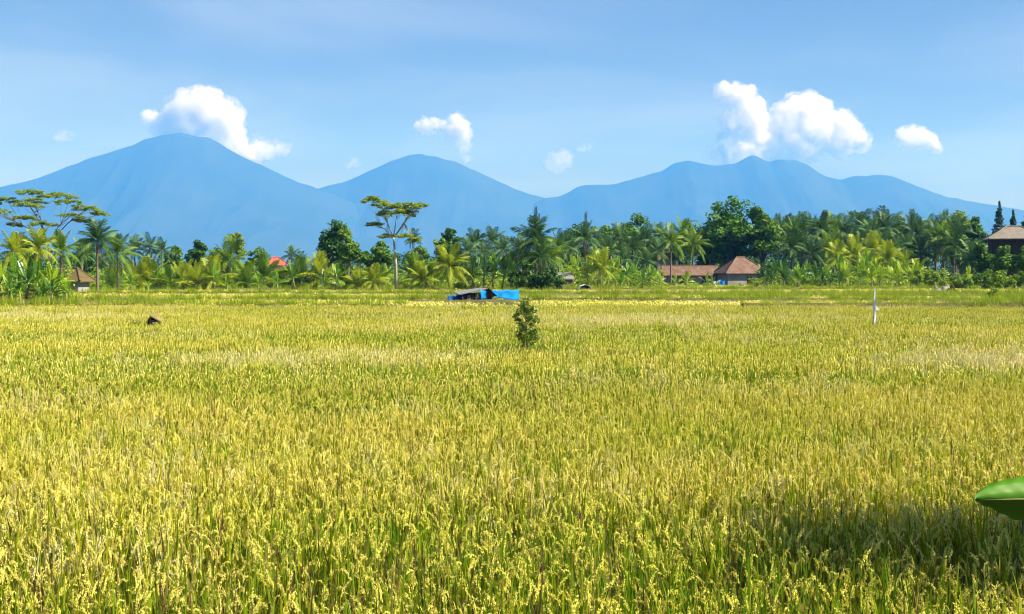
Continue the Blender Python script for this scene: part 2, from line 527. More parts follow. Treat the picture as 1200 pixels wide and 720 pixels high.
def scatter(name, pts, sources, rot, scale, idx):
    """One object of stuff: points that a node tree dresses with the source plants."""
    me = bpy.data.meshes.new(name)
    n = len(pts)
    me.vertices.add(n)
    me.vertices.foreach_set('co', np.asarray(pts, np.float32).ravel())
    for nm, ty, arr, key in (('rot', 'FLOAT_VECTOR', rot, 'vector'), ('scl', 'FLOAT_VECTOR', scale, 'vector'), ('idx', 'INT', idx, 'value')):
        a = me.attributes.new(nm, ty, 'POINT')
        a.data.foreach_set(key, np.asarray(arr, np.int32 if ty == 'INT' else np.float32).ravel())
    o = link(name, me)
    stock = bpy.data.collections.new(name + '_stock')
    for k, s in enumerate(sources):
        s.name = '%s_stock_%02d' % (name, k)
        stock.objects.link(s)
    ng = bpy.data.node_groups.new(name, 'GeometryNodeTree')
    ng.interface.new_socket('Geometry', in_out='INPUT', socket_type='NodeSocketGeometry')
    ng.interface.new_socket('Geometry', in_out='OUTPUT', socket_type='NodeSocketGeometry')
    N, L = ng.nodes, ng.links
    gi, go = N.new('NodeGroupInput'), N.new('NodeGroupOutput')
    iop = N.new('GeometryNodeInstanceOnPoints')
    ci = N.new('GeometryNodeCollectionInfo')
    ci.inputs['Collection'].default_value = stock
    ci.inputs['Separate Children'].default_value = True
    ci.inputs['Reset Children'].default_value = True
    def attr(nm, ty):
        a = N.new('GeometryNodeInputNamedAttribute'); a.data_type = ty; a.inputs['Name'].default_value = nm
        return [s for s in a.outputs if s.enabled and s.name == 'Attribute'][0]
    L.new(gi.outputs[0], iop.inputs['Points'])
    L.new(ci.outputs[0], iop.inputs['Instance'])
    iop.inputs['Pick Instance'].default_value = True
    L.new(attr('idx', 'INT'), iop.inputs['Instance Index'])
    L.new(attr('rot', 'FLOAT_VECTOR'), iop.inputs['Rotation'])
    L.new(attr('scl', 'FLOAT_VECTOR'), iop.inputs['Scale'])
    L.new(iop.outputs[0], go.inputs[0])
    md = o.modifiers.new('plants', 'NODES'); md.node_group = ng
    return o


def strip_points(y0, y1, spacing, rng, margin=4.0, slope=0.475):
    """Jittered points over the wedge of ground the camera sees between y0 and y1."""
    out = []
    y = y0
    while y < y1:
        hw = slope * y + margin
        n = int(2 * hw / spacing)
        xs = (np.arange(n) - n / 2 + rng.uniform(-.42, .42, n) + rng.uniform(0, 1)) * spacing
        out.append(np.stack([xs, y + rng.uniform(-.42, .42, n) * spacing, np.zeros(n)], -1))
        y += spacing
    return np.concatenate(out)


def lownoise(x, y, s, seed):
    return np.array([mnoise.noise(Vector((a / s, b / s, seed))) for a, b in zip(x, y)])


def ground_z(y):
    t = np.clip((6.4 - y) / 2.6, 0, 1)
    return 1.45 * t * t * (3 - 2 * t)


def lay(name, pts, srcs, rng, smin, smax, idx=None, zs=1.0, tilt=.08):
    n = len(pts)
    pts[:, 2] = ground_z(pts[:, 1]) - .01
    s = rng.uniform(smin, smax, n)
    sx = s; sz = s * zs * rng.uniform(.9, 1.1, n)
    hn = 1 + .10 * lownoise(pts[:, 0], pts[:, 1], 6.0, 4.4) + .08 * lownoise(pts[:, 0], pts[:, 1], 1.7, 9.4)
    scale = np.stack([sx, sx, sz * hn], -1)
    rot = np.stack([rng.normal(0, tilt, n), rng.normal(0, tilt, n), rng.uniform(0, 6.283, n)], -1)
    if idx is None:
        idx = rng.integers(0, len(srcs), n)
    return scatter(name, pts, srcs, rot, scale, idx)


rg = np.random.default_rng(5)
RICE_M = [M['rice_blade'], M['rice_green'], M['rice_ear'], M['straw_gap_shade']]
PALE_M = [M['dry_grass'], M['rice_blade'], M['rice_pale'], M['dry_grass']]
near_src = [rice_hill(rg, 13, 10, True, .052, green=.25).build('rice', RICE_M) for _ in range(6)] + \
           [rice_hill(rg, 13, 5, True, .055, green=.85).build('rice', RICE_M) for _ in range(4)] + \
           [rice_hill(rg, 12, 11, True, .06, green=.1).build('rice', PALE_M) for _ in range(3)]


def green_idx(p, rng, ny, ng, bias=0.0):
    g = lownoise(p[:, 0] * .45, p[:, 1], 7.0, 2.2) + .5 * lownoise(p[:, 0], p[:, 1], 2.2, 6.2) + bias
    g += 0.9 * np.exp(-((p[:, 1] - 26.0) / 2.8) ** 2) * (1 - .6 * np.clip(p[:, 0] / 10, -.3, 1)) + .5 * np.exp(-((p[:, 1] - 45.0) / 4) ** 2) * (p[:, 0] < 2) - .35 * np.exp(-((p[:, 1] - 19.5) / 2.5) ** 2) + .45 * np.exp(-((p[:, 1] - 16) / 1.6) ** 2) * (p[:, 0] < 1)
    pick = rng.uniform(0, 1, len(p)) < np.clip(.30 + 1.9 * g, .02, .98)
    idx = np.where(pick, ny + rng.integers(0, ng, len(p)), rng.integers(0, ny, len(p)))
    # pale, over-ripe patches
    px = 600 + p[:, 0] / p[:, 1] * F_PX
    dry = np.exp(-((p[:, 1] - 34) / 2.6) ** 2) * np.exp(-((px - 330) / 190) ** 2) + np.exp(-((p[:, 1] - 33) / 4.0) ** 2) * np.exp(-((px - 1130) / 130) ** 2) \
        + .9 * np.exp(-((p[:, 1] - 60) / 6) ** 2) * np.exp(-((px - 720) / 200) ** 2) + .7 * np.exp(-((p[:, 1] - 66) / 5) ** 2) * np.exp(-((px - 60) / 130) ** 2)
    dry = dry + .25 * lownoise(p[:, 0], p[:, 1], 3.5, 12.2) + .35 * np.maximum(0, lownoise(p[:, 0] * .5, p[:, 1], 9, 15.1))
    return np.where(rng.uniform(0, 1, len(p)) < np.clip(dry * .95, 0, .9), ny + ng + rng.integers(0, 3, len(p)), idx)


p = strip_points(6.6, 26.0, .228, rg, 3.0)
tag(lay('rice_crop', p, near_src, rg, .76, .98, green_idx(p, rg, 6, 4)), kind='stuff')
mid_src = [rice_hill(rg, 20, 15, False, .15, green=.25).build('rice', RICE_M) for _ in range(5)] + \
          [rice_hill(rg, 20, 9, False, .15, green=.9).build('rice', RICE_M) for _ in range(4)] + \
          [rice_hill(rg, 20, 17, False, .15, green=.1).build('rice', PALE_M) for _ in range(3)]
nw = 46
wy = rg.uniform(10, 60, nw); wx = rg.uniform(-.46, .46, nw) * wy
weed_src = [tuft(rg, 26, .75, 1.25, .020, .12, 0, .5).build('weed', [M['rice_green'], M['dry_grass'], M['rice_ear']]) for _ in range(3)]
tag(lay('weed_grass', np.stack([wx, wy, wy * 0], -1), weed_src, rg, .75, 1.05), 'taller green weed grass standing here and there above the rice', 'grass', kind='stuff')
p = strip_points(26.0, 64.0, .34, rg, 5.0)
p = p[~((abs(p[:, 0] - xat(181, 58)) < 1.3) & (p[:, 1] > 53.5) & (p[:, 1] < 59.5))]
tag(lay('rice_crop', p, mid_src, rg, .74, .95, green_idx(p, rg, 5, 4)), kind='stuff')
far_src = [rice_hill(rg, 46, 38, False, .55, green=.3).build('rice', RICE_M) for _ in range(4)] + \
          [rice_hill(rg, 46, 24, False, .55, green=.95).build('rice', RICE_M) for _ in range(4)] + \
          [rice_hill(rg, 46, 40, False, .55, green=.1).build('rice', PALE_M) for _ in range(3)]
p = strip_points(64.0, 84.0, .62, rg, 8.0)
tag(lay('rice_crop', p, far_src, rg, .70, .9, green_idx(p, rg, 4, 4)), kind='stuff')

GR_M = [M['grass'], M['dry_grass'], M['rice_ear']]
grass_src = [tuft(rg, 60, .35, .85, .022, .5).build('grass', GR_M) for _ in range(5)]
dry_src = [tuft(rg, 60, .35, .75, .026, .55, 1, 1.4).build('grass', GR_M) for _ in range(4)]
young_src = [tuft(rg, 70, .35, .65, .022, .55, 0, .8, 16).build('grass', GR_M) for _ in range(4)]

# the far paddies: strips of green, straw and ripening rice between low bunds
def band(y0, y1, sp, keep=None):
    q = strip_points(y0, y1, sp, rg, 14.0)
    if keep is not None:
        q = q[keep(q[:, 0], q[:, 1])]
    return q


def wob(x, s=40.0, seed=0.0, amp=5.0):
    return amp * lownoise(x, x * 0, s, seed)


q = band(84, 212, .80)
yy = q[:, 1] + wob(q[:, 0], 45, 1.3, 4.0)
pxq = 600 + q[:, 0] / q[:, 1] * F_PX + 40 * lownoise(q[:, 0], q[:, 1], 30, 3.3)
left = np.select([yy < 88, yy < 107, yy < 121, yy < 133, yy < 150, yy < 158, yy < 176, yy < 190], [0, np.where(pxq > 215, 1, 2), np.where(pxq > 215, 0, 2), 1, 0, 1, 2, 1], 2)
midl = np.select([yy < 90, yy < 101, yy < 109, yy < 121, yy < 131, yy < 147, yy < 160, yy < 182], [0, 1, 2, 1, 2, 0, 1, 2], 1)
right = np.select([yy < 101, yy < 112, yy < 121, yy < 150, yy < 166, yy < 178], [1, 0, 1, 2, 1, 2], 1)
zone = np.where(pxq < 500, left, np.where(pxq < 925, midl, right))
flip = lownoise(q[:, 0] * .35, q[:, 1], 22, 7.7)
zone = np.where((flip > .42), 0, zone)
clear = (q[:, 0] > xat(519, 100)) & (q[:, 0] < xat(611, 100)) & (q[:, 1] > 92) & (q[:, 1] < 107)
q, zone = q[~clear], zone[~clear]
P_rice, P_green, P_dry = q[zone == 0], q[zone == 1], q[zone == 2]
tag(lay('rice_crop', P_rice, [s.copy() for s in far_src], rg, .55, .72, green_idx(P_rice, rg, 4, 4, .15)), kind='stuff')
tag(lay('field_grass', P_green, young_src, rg, .9, 1.3), 'short green grass and young rice on the far plots', 'grass', kind='stuff')
tag(lay('dry_stubble', P_dry, dry_src, rg, .8, 1.05), 'pale dry stubble on the far plots', 'grass', kind='stuff')


M['bund_earth'] = solid_mat('bund_earth', (.13, .125, .045), (.075, .075, .03), .9, .95, .1, .4)


def build_bund(pts, h, w, seed):
    """Low earth bank between two paddies along a line of (x, y) points."""
    V, Q = [], []
    pts = np.array(pts, float)
    n = 70
    u = np.linspace(0, len(pts) - 1, n)
    xs = np.interp(u, range(len(pts)), pts[:, 0]); ys = np.interp(u, range(len(pts)), pts[:, 1])
    cs = [(-1.3, -.05), (-.75, .6), (-.35, 1.0), (.35, 1.0), (.75, .6), (1.3, -.05)]
    for i in range(n):
        for a, b in cs:
            V.append((xs[i], ys[i] + a * w, b * h * (1 + .18 * mnoise.noise(Vector((xs[i] * .6, a, seed))))))
    for i in range(n - 1):
        for k in range(5):
            Q.append((i * 6 + k, (i + 1) * 6 + k, (i + 1) * 6 + k + 1, i * 6 + k + 1))
    o = link('bund', mesh_np('bund', V, np.array(Q), M['bund_earth'], smooth=True))
    tag(o, kind='structure')
    g = rg.uniform(0, 1, 10 ** 4)
    m = int((xs[-1] - xs[0]) * 4.0)
    gx = rg.uniform(xs[0], xs[-1], m)
    gy = np.interp(gx, xs, ys) + np.abs(rg.normal(0, w * .75, m)) - w * .25
    gz = np.full(m, h * .72)
    return np.stack([gx, gy, gz], -1)


bg = [build_bund([(16, 83.5), (30, 82.5), (46, 82), (62, 83)], .95, .8, 1.0),
      build_bund([(-60, 103), (-30, 107), (0, 110), (30, 108), (70, 104)], .7, .7, 2.0),
      build_bund([(-80, 134), (-30, 137), (20, 134), (85, 138)], .75, .7, 3.0),
      build_bund([(-100, 172), (-40, 170), (30, 174), (100, 171)], .7, .8, 4.0),
      build_bund([(-48, 89), (-20, 88), (-8, 88.5)], .72, .7, 5.0), build_bund([(16, 118), (40, 120), (66, 119)], .72, .6, 6.0),
      build_bund([(-8.5, 100.2), (-3, 100.6), (2.5, 100.4)], .74, .6, 7.0)]
tall = bg[0]
lift = np.concatenate(bg)
m = len(lift)
s = rg.uniform(.8, 1.3, m)
s[:len(bg[0])] *= rg.uniform(.9, 1.2, len(bg[0])) * (.62 + .85 * np.clip((bg[0][:, 0] - 18) / 40, 0, 1))
s[-len(bg[-1]):] *= .30
tag(scatter('bund_grass', lift, grass_src, np.stack([rg.normal(0, .1, m), rg.normal(0, .1, m), rg.uniform(0, 6.28, m)], -1),
            np.stack([s, s, s * rg.uniform(.8, 1.2, m)], -1), rg.integers(0, 5, m)), 'long green grass growing on the bunds', 'grass', kind='stuff')


# ------------------------------------------------------------------ leaves, crowns, trees
def leafcloud(centers, radii, counts, size, rng, up=.5, shell=.55, tints=None, aspect=.5, droop=0.0):
    """Many leaf-sized faces spread through clumps; returns verts, quads, tint."""
    V, T = [], []
    for i, (c, r, n) in enumerate(zip(centers, radii, counts)):
        n = int(n)
        d = rng.normal(0, 1, (n, 3)); d /= np.linalg.norm(d, axis=1, keepdims=True)
        rad = rng.uniform(shell ** 3, 1, (n, 1)) ** (1 / 3)
        rad = np.where(rng.uniform(0, 1, (n, 1)) < .2, rng.uniform(.1, 1.18, (n, 1)), rad)
        p = np.asarray(c) + d * rad * np.asarray(r)
        nrm = d * .7 + rng.normal(0, .55, (n, 3)) + np.array([0, 0, up])
        nrm /= np.linalg.norm(nrm, axis=1, keepdims=True)
        a = np.cross(nrm, rng.normal(0, 1, (n, 3))); a /= (np.linalg.norm(a, axis=1, keepdims=True) + 1e-9)
        b = np.cross(nrm, a)
        if droop:
            a[:, 2] -= droop; 
        s = size * rng.uniform(.6, 1.35, (n, 1))
        V.append(np.stack([p - a * s, p + b * s * aspect, p + a * s, p - b * s * aspect], 1).reshape(-1, 3))
        base = tints[i] if tints is not None else rng.uniform(.1, .9)
        T.append(np.clip(base + rng.normal(0, .22, n), 0, 1))
    V = np.concatenate(V)
    Q = np.arange(len(V)).reshape(-1, 4)
    return V, Q, np.concatenate(T)


def broadleaf(px, D, base_z, top_py, half_px, mat, label, cat='tree', group=None, leaves=3200, clumps=34, leaf=.30, bark='bark',
              squash=1.0, seed=1, name='broadleaf_tree', skirt=.25, trunk_r=None, flat=1.0):
    """Tree with forked trunk and an uneven crown; top pixel row and half width in pixels set its size."""
    rng = np.random.default_rng(seed)
    x = xat(px, D)
    H = zat(top_py, D) - base_z
    W = half_px * D / F_PX
    t = thing(name, label, cat, (x, D, base_z), rng.uniform(0, 6.28), group)
    cz0 = H * skirt
    cz = (cz0 + H) / 2; rz = (H - cz0) / 2
    cs, rs, ns = [], [], []
    lobes = rng.normal(0, 1, (7, 3)); lobes /= np.linalg.norm(lobes, axis=1, keepdims=True)
    amp = rng.uniform(.7, 1.08, 7)
    for k in range(clumps):
        d = rng.normal(0, 1, 3); d /= np.linalg.norm(d)
        near = np.argmax(lobes @ d)
        e = amp[near] * rng.uniform(.45, .92) if k > clumps * .2 else rng.uniform(.1, .5)
        r = rng.uniform(.17, .30) * min(W, rz) * (1.25 if e < .5 else 1)
        cs.append((d[0] * (W - r * .6) * e, d[1] * (W - r * .6) * e, cz + d[2] * (rz - r * .6) * e))
        rs.append((r * 1.15, r * 1.15, r * .85 * flat)); ns.append(leaves / clumps)
    i = max(range(len(cs)), key=lambda k: cs[k][2])
    zt = H - rs[i][2] * 1.05
    cs[i] = (cs[i][0] * .5, cs[i][1] * .5, zt)
    zn = sorted(c[2] for c in cs)[-5]
    steps = max(1, int((zt - zn) / (rs[i][2] * 1.1)))
    for k in range(steps):                          # clumps that join the leading top to the crown
        for q in range(2):
            r = rs[i][0] * rng.uniform(.8, 1.25)
            cs.append((cs[i][0] + rng.normal(0, r * .8), cs[i][1] + rng.normal(0, r * .8), zt - (k + .7) * rs[i][2] * 1.1)); rs.append((r, r, r * .85)); ns.append(leaves / clumps)
    V, Q, T = leafcloud(cs, rs, ns, leaf, rng)
    link('crown', mesh_np('crown', V, Q, mat, tint=T), t)
    tr = MB()
    r0 = trunk_r or max(.12, H * .022)
    fork = H * max(.28, skirt + .08)
    tr.tube([(0, 0, -.1), (r0 * .5, 0, fork * .5), (0, r0 * .4, fork), (0, 0, cz)], [r0 * 1.35, r0, r0 * .85, r0 * .35], 8)
    order = sorted(range(len(cs)), key=lambda k: -abs(cs[k][0]) - abs(cs[k][1]))[:9]
    for k in order:
        c = cs[k]
        tr.tube([(0, r0 * .4, fork * rng.uniform(.85, 1.1)), (c[0] * .5, c[1] * .5, fork + (c[2] - fork) * .55), c], [r0 * .5, r0 * .3, r0 * .1], 5)
    tr.build('trunk', M[bark], t, smooth=True)
    return t


def umbrella_tree(px, D, clump_px, mat, label, trunk_base_px, fork, leaf=.28, n_per=150, seed=3, bark='pale_bark', r0=.3, group=None, branch_r=.10):
    """Flat-layered feathery tree: clump list (px, py, half width px, half height px, depth offset m)."""
    rng = np.random.default_rng(seed)
    base = at(trunk_base_px, 318, D); base.z = 0
    t = thing('umbrella_tree', label, 'tree', base, 0, group)
    k_ = D / F_PX
    fk = at(fork[0], fork[1], D) - base
    cs, rs, ns = [], [], []
    tr = MB()
    mid = Vector((fk.x * .4 + .15, 0, fk.z * .5))
    tr.tube([(0, 0, -.1), mid, fk], [r0, r0 * .8, r0 * .6], 8)
    ordr = sorted(range(len(clump_px)), key=lambda i: clump_px[i][0])
    limbs = []
    for i in ordr[1::3]:
        c = at(clump_px[i][0], clump_px[i][1], D) - base; c.y = clump_px[i][4]
        m = fk + (c - fk) * .5 + Vector((rng.uniform(-.3, .3), 0, .05 * (c - fk).length))
        tr.tube([fk + Vector((0, 0, -.3)), m, c], [branch_r * 2.2, branch_r * 1.5, branch_r * .6], 6)
        limbs.append((fk, m, c))
    for j, (cx, cy_, hw, hh, dy) in enumerate(clump_px):
        c = at(cx, cy_, D) - base; c.y = dy
        sub = max(4, int(hw / .8))
        for s in range(sub):
            o = ((s + rng.uniform(.1, .9)) / sub * 2 - 1)
            q = rng.uniform(1.3, 3.0) * k_
            cs.append((c.x + o * hw * k_, c.y + rng.uniform(-1, 1) * hw * k_ * .7, c.z + (rng.uniform(-.9, .7) + .5 * (1 - o * o)) * hh * k_))
            rs.append((q * 2.1, q * 2.1, q * .62)); ns.append(n_per * hw / 14 / sub * 2.6)
        lim = limbs[int(np.argmin([abs(c.x - l[2].x) + abs(c.z - l[2].z) * .6 for l in limbs]))]
        m = lim[1] + (lim[2] - lim[1]) * rng.uniform(.0, .6)
        tr.tube([m, (m + c) / 2 + Vector((0, 0, -.12)), c + Vector((0, 0, -hh * k_ * .4))], [branch_r * .9, branch_r * .7, branch_r * .35], 5)
        for s in (-1, 1):
            e = c + Vector((s * hw * k_ * .6, rng.uniform(-1, 1), 0))
            tr.tube([m, (m + e) / 2 + Vector((0, 0, -.1)), e], [branch_r * .6, branch_r * .5, branch_r * .2], 4)
    V, Q, T = leafcloud(cs, rs, ns, leaf, rng, up=1.1, shell=.2, aspect=.45)
    link('crown', mesh_np('crown', V, Q, mat, tint=T), t)
    tr.build('trunk', M[bark], t, smooth=True)
    return t


# --- palm fronds: a curved rachis with leaflets on both sides, unit length along +X
def frond_mesh(name, rng, rise, droop, hang, mat, pairs=30, wid=.030, llen=.32, torn=.06):
    V, Q, T = [], [], []
    def rach(s):
        return np.array([s * (1 - .22 * droop * s), 0, rise * s - droop * s * s])
    # rachis: three-sided rod
    ns = 7; b = 0
    for i in range(ns):
        s = i / (ns - 1); p = rach(s); w = .014 * (1 - .8 * s)
        for k in range(3):
            a = 2.1 * k + .5
            V.append(p + np.array([0, math.cos(a) * w, math.sin(a) * w]))
    for i in range(ns - 1):
        for k in range(3):
            k2 = (k + 1) % 3
            Q.append((i * 3 + k, i * 3 + k2, i * 3 + 3 + k2, i * 3 + 3 + k)); T.append(.7)
    for j in range(pairs):
        s = .14 + .86 * (j + rng.uniform(-.2, .2)) / pairs
        s = min(s, 1.0)
        p = rach(s); tan = rach(min(1, s + .03)) - rach(s - .03); tan /= np.linalg.norm(tan)
        prof = math.sin(math.pi * (0.12 + .80 * s)) ** .7
        for side in (-1, 1):
            if rng.uniform() < torn: continue
            L = llen * prof * rng.uniform(.8, 1.12)
            d = tan * rng.uniform(.45, .75) + np.array([0, side * .85, .10]) + np.array([0, 0, -hang * rng.uniform(.6, 1.3)])
            d /= np.linalg.norm(d)
            m = p + d * L * .55; d2 = d + np.array([0, 0, -.55 - .4 * hang]); d2 /= np.linalg.norm(d2)
            e = m + d2 * L * .45
            w = tan * wid * .5
            b = len(V)
            V += [p - w * .5, p + w * .5, m + w, m - w, e]
            Q.append((b, b + 1, b + 2, b + 3)); Q.append((b + 3, b + 2, b + 4, b + 4))
            tt = float(np.clip(.45 + rng.normal(0, .22), 0, 1)); T += [tt, tt]
    Q = np.array(Q); tri = Q[:, 2] == Q[:, 3]
    T = np.array(T); order = np.concatenate([np.where(~tri)[0], np.where(tri)[0]])
    return mesh_np(name, np.array(V), [Q[~tri], Q[tri][:, :3]], mat, tint=T[order])


FR = {}
fr_rng = np.random.default_rng(21)
for key in ('palm_dark', 'palm_hazy', 'palm_yellow', 'palm_mid'):
    FR[key] = [[frond_mesh('frond', fr_rng, ri, dr, hg, M[key]) for _ in range(2)]
               for ri, dr, hg in ((.18, .22, .10), (.28, .55, .45), (.30, .85, .85), (.12, .75, 1.1))]
FR['dead'] = [frond_mesh('dry_frond', fr_rng, .0, .9, 1.2, M['palm_dead'], 18, .035, .22, .2) for _ in range(2)]


def palm(px, D, yc, flen_px, key, label, group=None, lean=0.0, n=17, seed=0, trunk=True, dead=1, upright=0.0, cat='palm tree', base_z=0.0, r=.15, name='coconut_palm', spike=0):
    """yc: pixel row of the crown's heart; flen_px: frond length in pixels of the photograph."""
    rng = np.random.default_rng(seed + int(px * 7) + int(D * 13))
    x = xat(px, D)
    hz = max(.35, zat(yc, D) - base_z)
    L = flen_px * D / F_PX * 1.18
    n = int(n * 1.25)
    bx = -lean * hz
    t = thing(name, label, cat, (x + bx, D, base_z), 0, group)
    by = rng.uniform(-.05, .05) * hz
    mb = MB()
    pts, rad = [], []
    for i in range(9):
        u = i / 8
        pts.append((-bx * (u ** 1.6), by * u * (1 - u), -.1 + (hz + .1) * u)); rad.append(r * (1.25 - .55 * u) * (1.35 if i == 0 else 1))
    mb.tube(pts, rad, 8)
    mb.build('trunk', M['palm_bark'], t, smooth=True)
    top = Vector((-bx, 0, hz))
    az0 = rng.uniform(0, 6.28)
    for k in range(n):
        u = (k + .5) / n
        az = az0 + k * 2.39996 + rng.normal(0, .18)
        el = R(82 - 104 * u ** 1.05 + upright * 22 + rng.normal(0, 6))
        kind = 0 if u < .22 else (1 if u < .52 else (2 if u < .82 else 3))
        if upright > .5: kind = max(0, kind - 1)
        o = link('frond', FR[key][kind][int(rng.integers(0, 2))], t, top)
        o.matrix_local = Matrix.Translation(top) @ Matrix.Rotation(az, 4, 'Z') @ Matrix.Rotation(-el, 4, 'Y') @ Matrix.Rotation(rng.normal(0, .25), 4, 'X') @ Matrix.Diagonal((*(Vector((1, 1, 1)) * L * rng.uniform(.82, 1.12)), 1))
    for k in range(dead):
        az = rng.uniform(0, 6.28); el = R(rng.uniform(-75, -40))
        o = link('dry_frond', FR['dead'][k % 2], t, top)
        o.matrix_local = Matrix.Translation(top - Vector((0, 0, .1))) @ Matrix.Rotation(az, 4, 'Z') @ Matrix.Rotation(-el, 4, 'Y') @ Matrix.Diagonal((*(Vector((1, 1, 1)) * L * .8), 1))
        o['label'] = 'dry brown hanging frond'
    for k in range(spike):
        az = rng.uniform(0, 6.28); el = R(rng.uniform(80, 89))
        o = link('spear_leaf', FR[key][0][0], t, top)
        o.matrix_local = Matrix.Translation(top) @ Matrix.Rotation(az, 4, 'Z') @ Matrix.Rotation(-el, 4, 'Y') @ Matrix.Diagonal((L * (1.3 - .25 * k), L * .35, L * .5, 1))
    return t


# --- banana leaves: broad blade folded along the midrib, torn edges, unit length along +X
def banana_leaf_mesh(name, rng, rise, droop, mat, width=.10, torn=.35, segs=11, cup=.25):
    V, Q, T = [], [], []
    def mid(s):
        return np.array([s * (1 - .25 * droop * s), 0, rise * s - droop * s * s])
    for side in (-1, 1):
        off = 0.0
        for i in range(segs):
            s0 = .14 + .86 * i / segs; s1 = .14 + .86 * (i + 1) / segs
            def wdt(s): return width * max(.02, math.sin(math.pi * min(1, max(0, (s - .12) / .90))) ** .55)
            gap = rng.uniform() < torn
            hang = rng.uniform(.0, .5) if gap else .12
            s1e = s1 - (.03 if gap else 0)
            b = len(V)
            for s, ss in ((s0, s0), (s1e, s1e)):
                p = mid(s); w = wdt(ss)
                V.append(p)
                V.append(p + np.array([.03, side * w * .6, cup * w * .6 - hang * w * .25]))
                V.append(p + np.array([.05, side * w * 1.0, cup * w * .5 - hang * w]))
            Q += [(b, b + 1, b + 4, b + 3), (b + 1, b + 2, b + 5, b + 4)]
            tt = float(np.clip(.4 + rng.normal(0, .18), 0, 1)); T += [tt, tt]
    b = len(V)                                     # midrib
    n = 6
    for i in range(n):
        s = i / (n - 1); p = mid(s); w = .016 * (1 - .8 * s)
        V += [p + np.array([0, -w, .004]), p + np.array([0, 0, -w * 1.4]), p + np.array([0, w, .004])]
    for i in range(n - 1):
        for k in range(3):
            k2 = (k + 1) % 3
            Q.append((b + i * 3 + k, b + i * 3 + k2, b + i * 3 + 3 + k2, b + i * 3 + 3 + k)); T.append(.95)
    return mesh_np(name, np.array(V), np.array(Q), mat, tint=np.array(T))


BL = {}
for key in ('banana', 'banana_dark', 'banana_yellow'):
    BL[key] = [[banana_leaf_mesh('leaf', fr_rng, ri, dr, M[key], torn=to) for _ in range(2)]
               for ri, dr, to in ((.10, .12, .3), (.22, .50, .6), (.25, .85, .75))]
BL['dry'] = [banana_leaf_mesh('dry_leaf', fr_rng, .0, .7, M['banana_dry'], .09, .7) for _ in range(2)]


def banana(px, D, top_py, key, label, group=None, n=8, seed=0, base_z=0.0, leaf_share=.62, dry=1, name='banana_plant', spread=1.0, cat='banana plant'):
    rng = np.random.default_rng(seed + int(px * 11) + int(D * 3))
    H = zat(top_py, D) - base_z
    x = xat(px, D)
    t = thing(name, label, cat, (x, D, base_z), 0, group)
    sh = H * (1 - leaf_share * .80)
    L = H * leaf_share
    mb = MB()
    lx = rng.uniform(-.08, .08) * H
    n = n + 3
    mb.tube([(0, 0, -.1), (lx * .3, 0, sh * .5), (lx, 0, sh)], [.14, .12, .07], 7)
    mb.build('stem', M['banana_stem'], t, smooth=True)
    top = Vector((lx, 0, sh - .05))
    az0 = rng.uniform(0, 6.28)
    for k in range(n):
        u = (k + .5) / n
        az = az0 + k * 2.2 + rng.normal(0, .25)
        el = R(86 - 78 * spread * u + rng.normal(0, 5))
        kind = 0 if u < .35 else (1 if u < .75 else 2)
        o = link('leaf', BL[key][kind][int(rng.integers(0, 2))], t)
        s = L * rng.uniform(.8, 1.08)
        o.matrix_local = Matrix.Translation(top - Vector((0, 0, u * .3))) @ Matrix.Rotation(az, 4, 'Z') @ Matrix.Rotation(-el, 4, 'Y') @ Matrix.Rotation(rng.normal(0, .5), 4, 'X') @ Matrix.Diagonal((s, s * 1.1, s, 1))
    for k in range(dry):
        o = link('dry_leaf', BL['dry'][k % 2], t)
        s = L * .8
        o.matrix_local = Matrix.Translation(top - Vector((0, 0, .25))) @ Matrix.Rotation(rng.uniform(0, 6.28), 4, 'Z') @ Matrix.Rotation(R(rng.uniform(45, 80)), 4, 'Y') @ Matrix.Diagonal((s, s, s, 1))
        o['label'] = 'dry brown hanging leaf'
    return t


def shrub(px, D, top_py, half_px, key, label, group=None, seed=0, leaves=900, leaf=.16, name='leafy_shrub', clumps=14):
    """Rounded bush: stems and an uneven heap of leaf clumps down to the ground."""
    rng = np.random.default_rng(seed + int(px * 5))
    H = zat(top_py, D); W = half_px * D / F_PX
    t = thing(name, label, 'shrub', (xat(px, D), D, 0), 0, group)
    cs, rs, ns = [], [], []
    mb = MB()
    for k in range(clumps):
        a = rng.uniform(0, 6.28); q = math.sqrt(rng.uniform()) * .85
        z = H * rng.uniform(.2, .85) * (1 - .45 * q * q)
        r = rng.uniform(.2, .34) * min(H, W * 1.2)
        c = (q * W * math.cos(a), q * W * math.sin(a), z)
        cs.append(c); rs.append((r, r, r * .85)); ns.append(leaves / clumps)
        if k < 7: mb.tube([(c[0] * .15, c[1] * .15, -.05), (c[0] * .6, c[1] * .6, z * .6), c], [.05, .035, .012], 5)
    V, Q, T = leafcloud(cs, rs, ns, leaf, rng, up=.6)
    link('foliage', mesh_np('foliage', V, Q, M[key], tint=T), t)
    mb.build('stem', M['bark'], t)
    return t


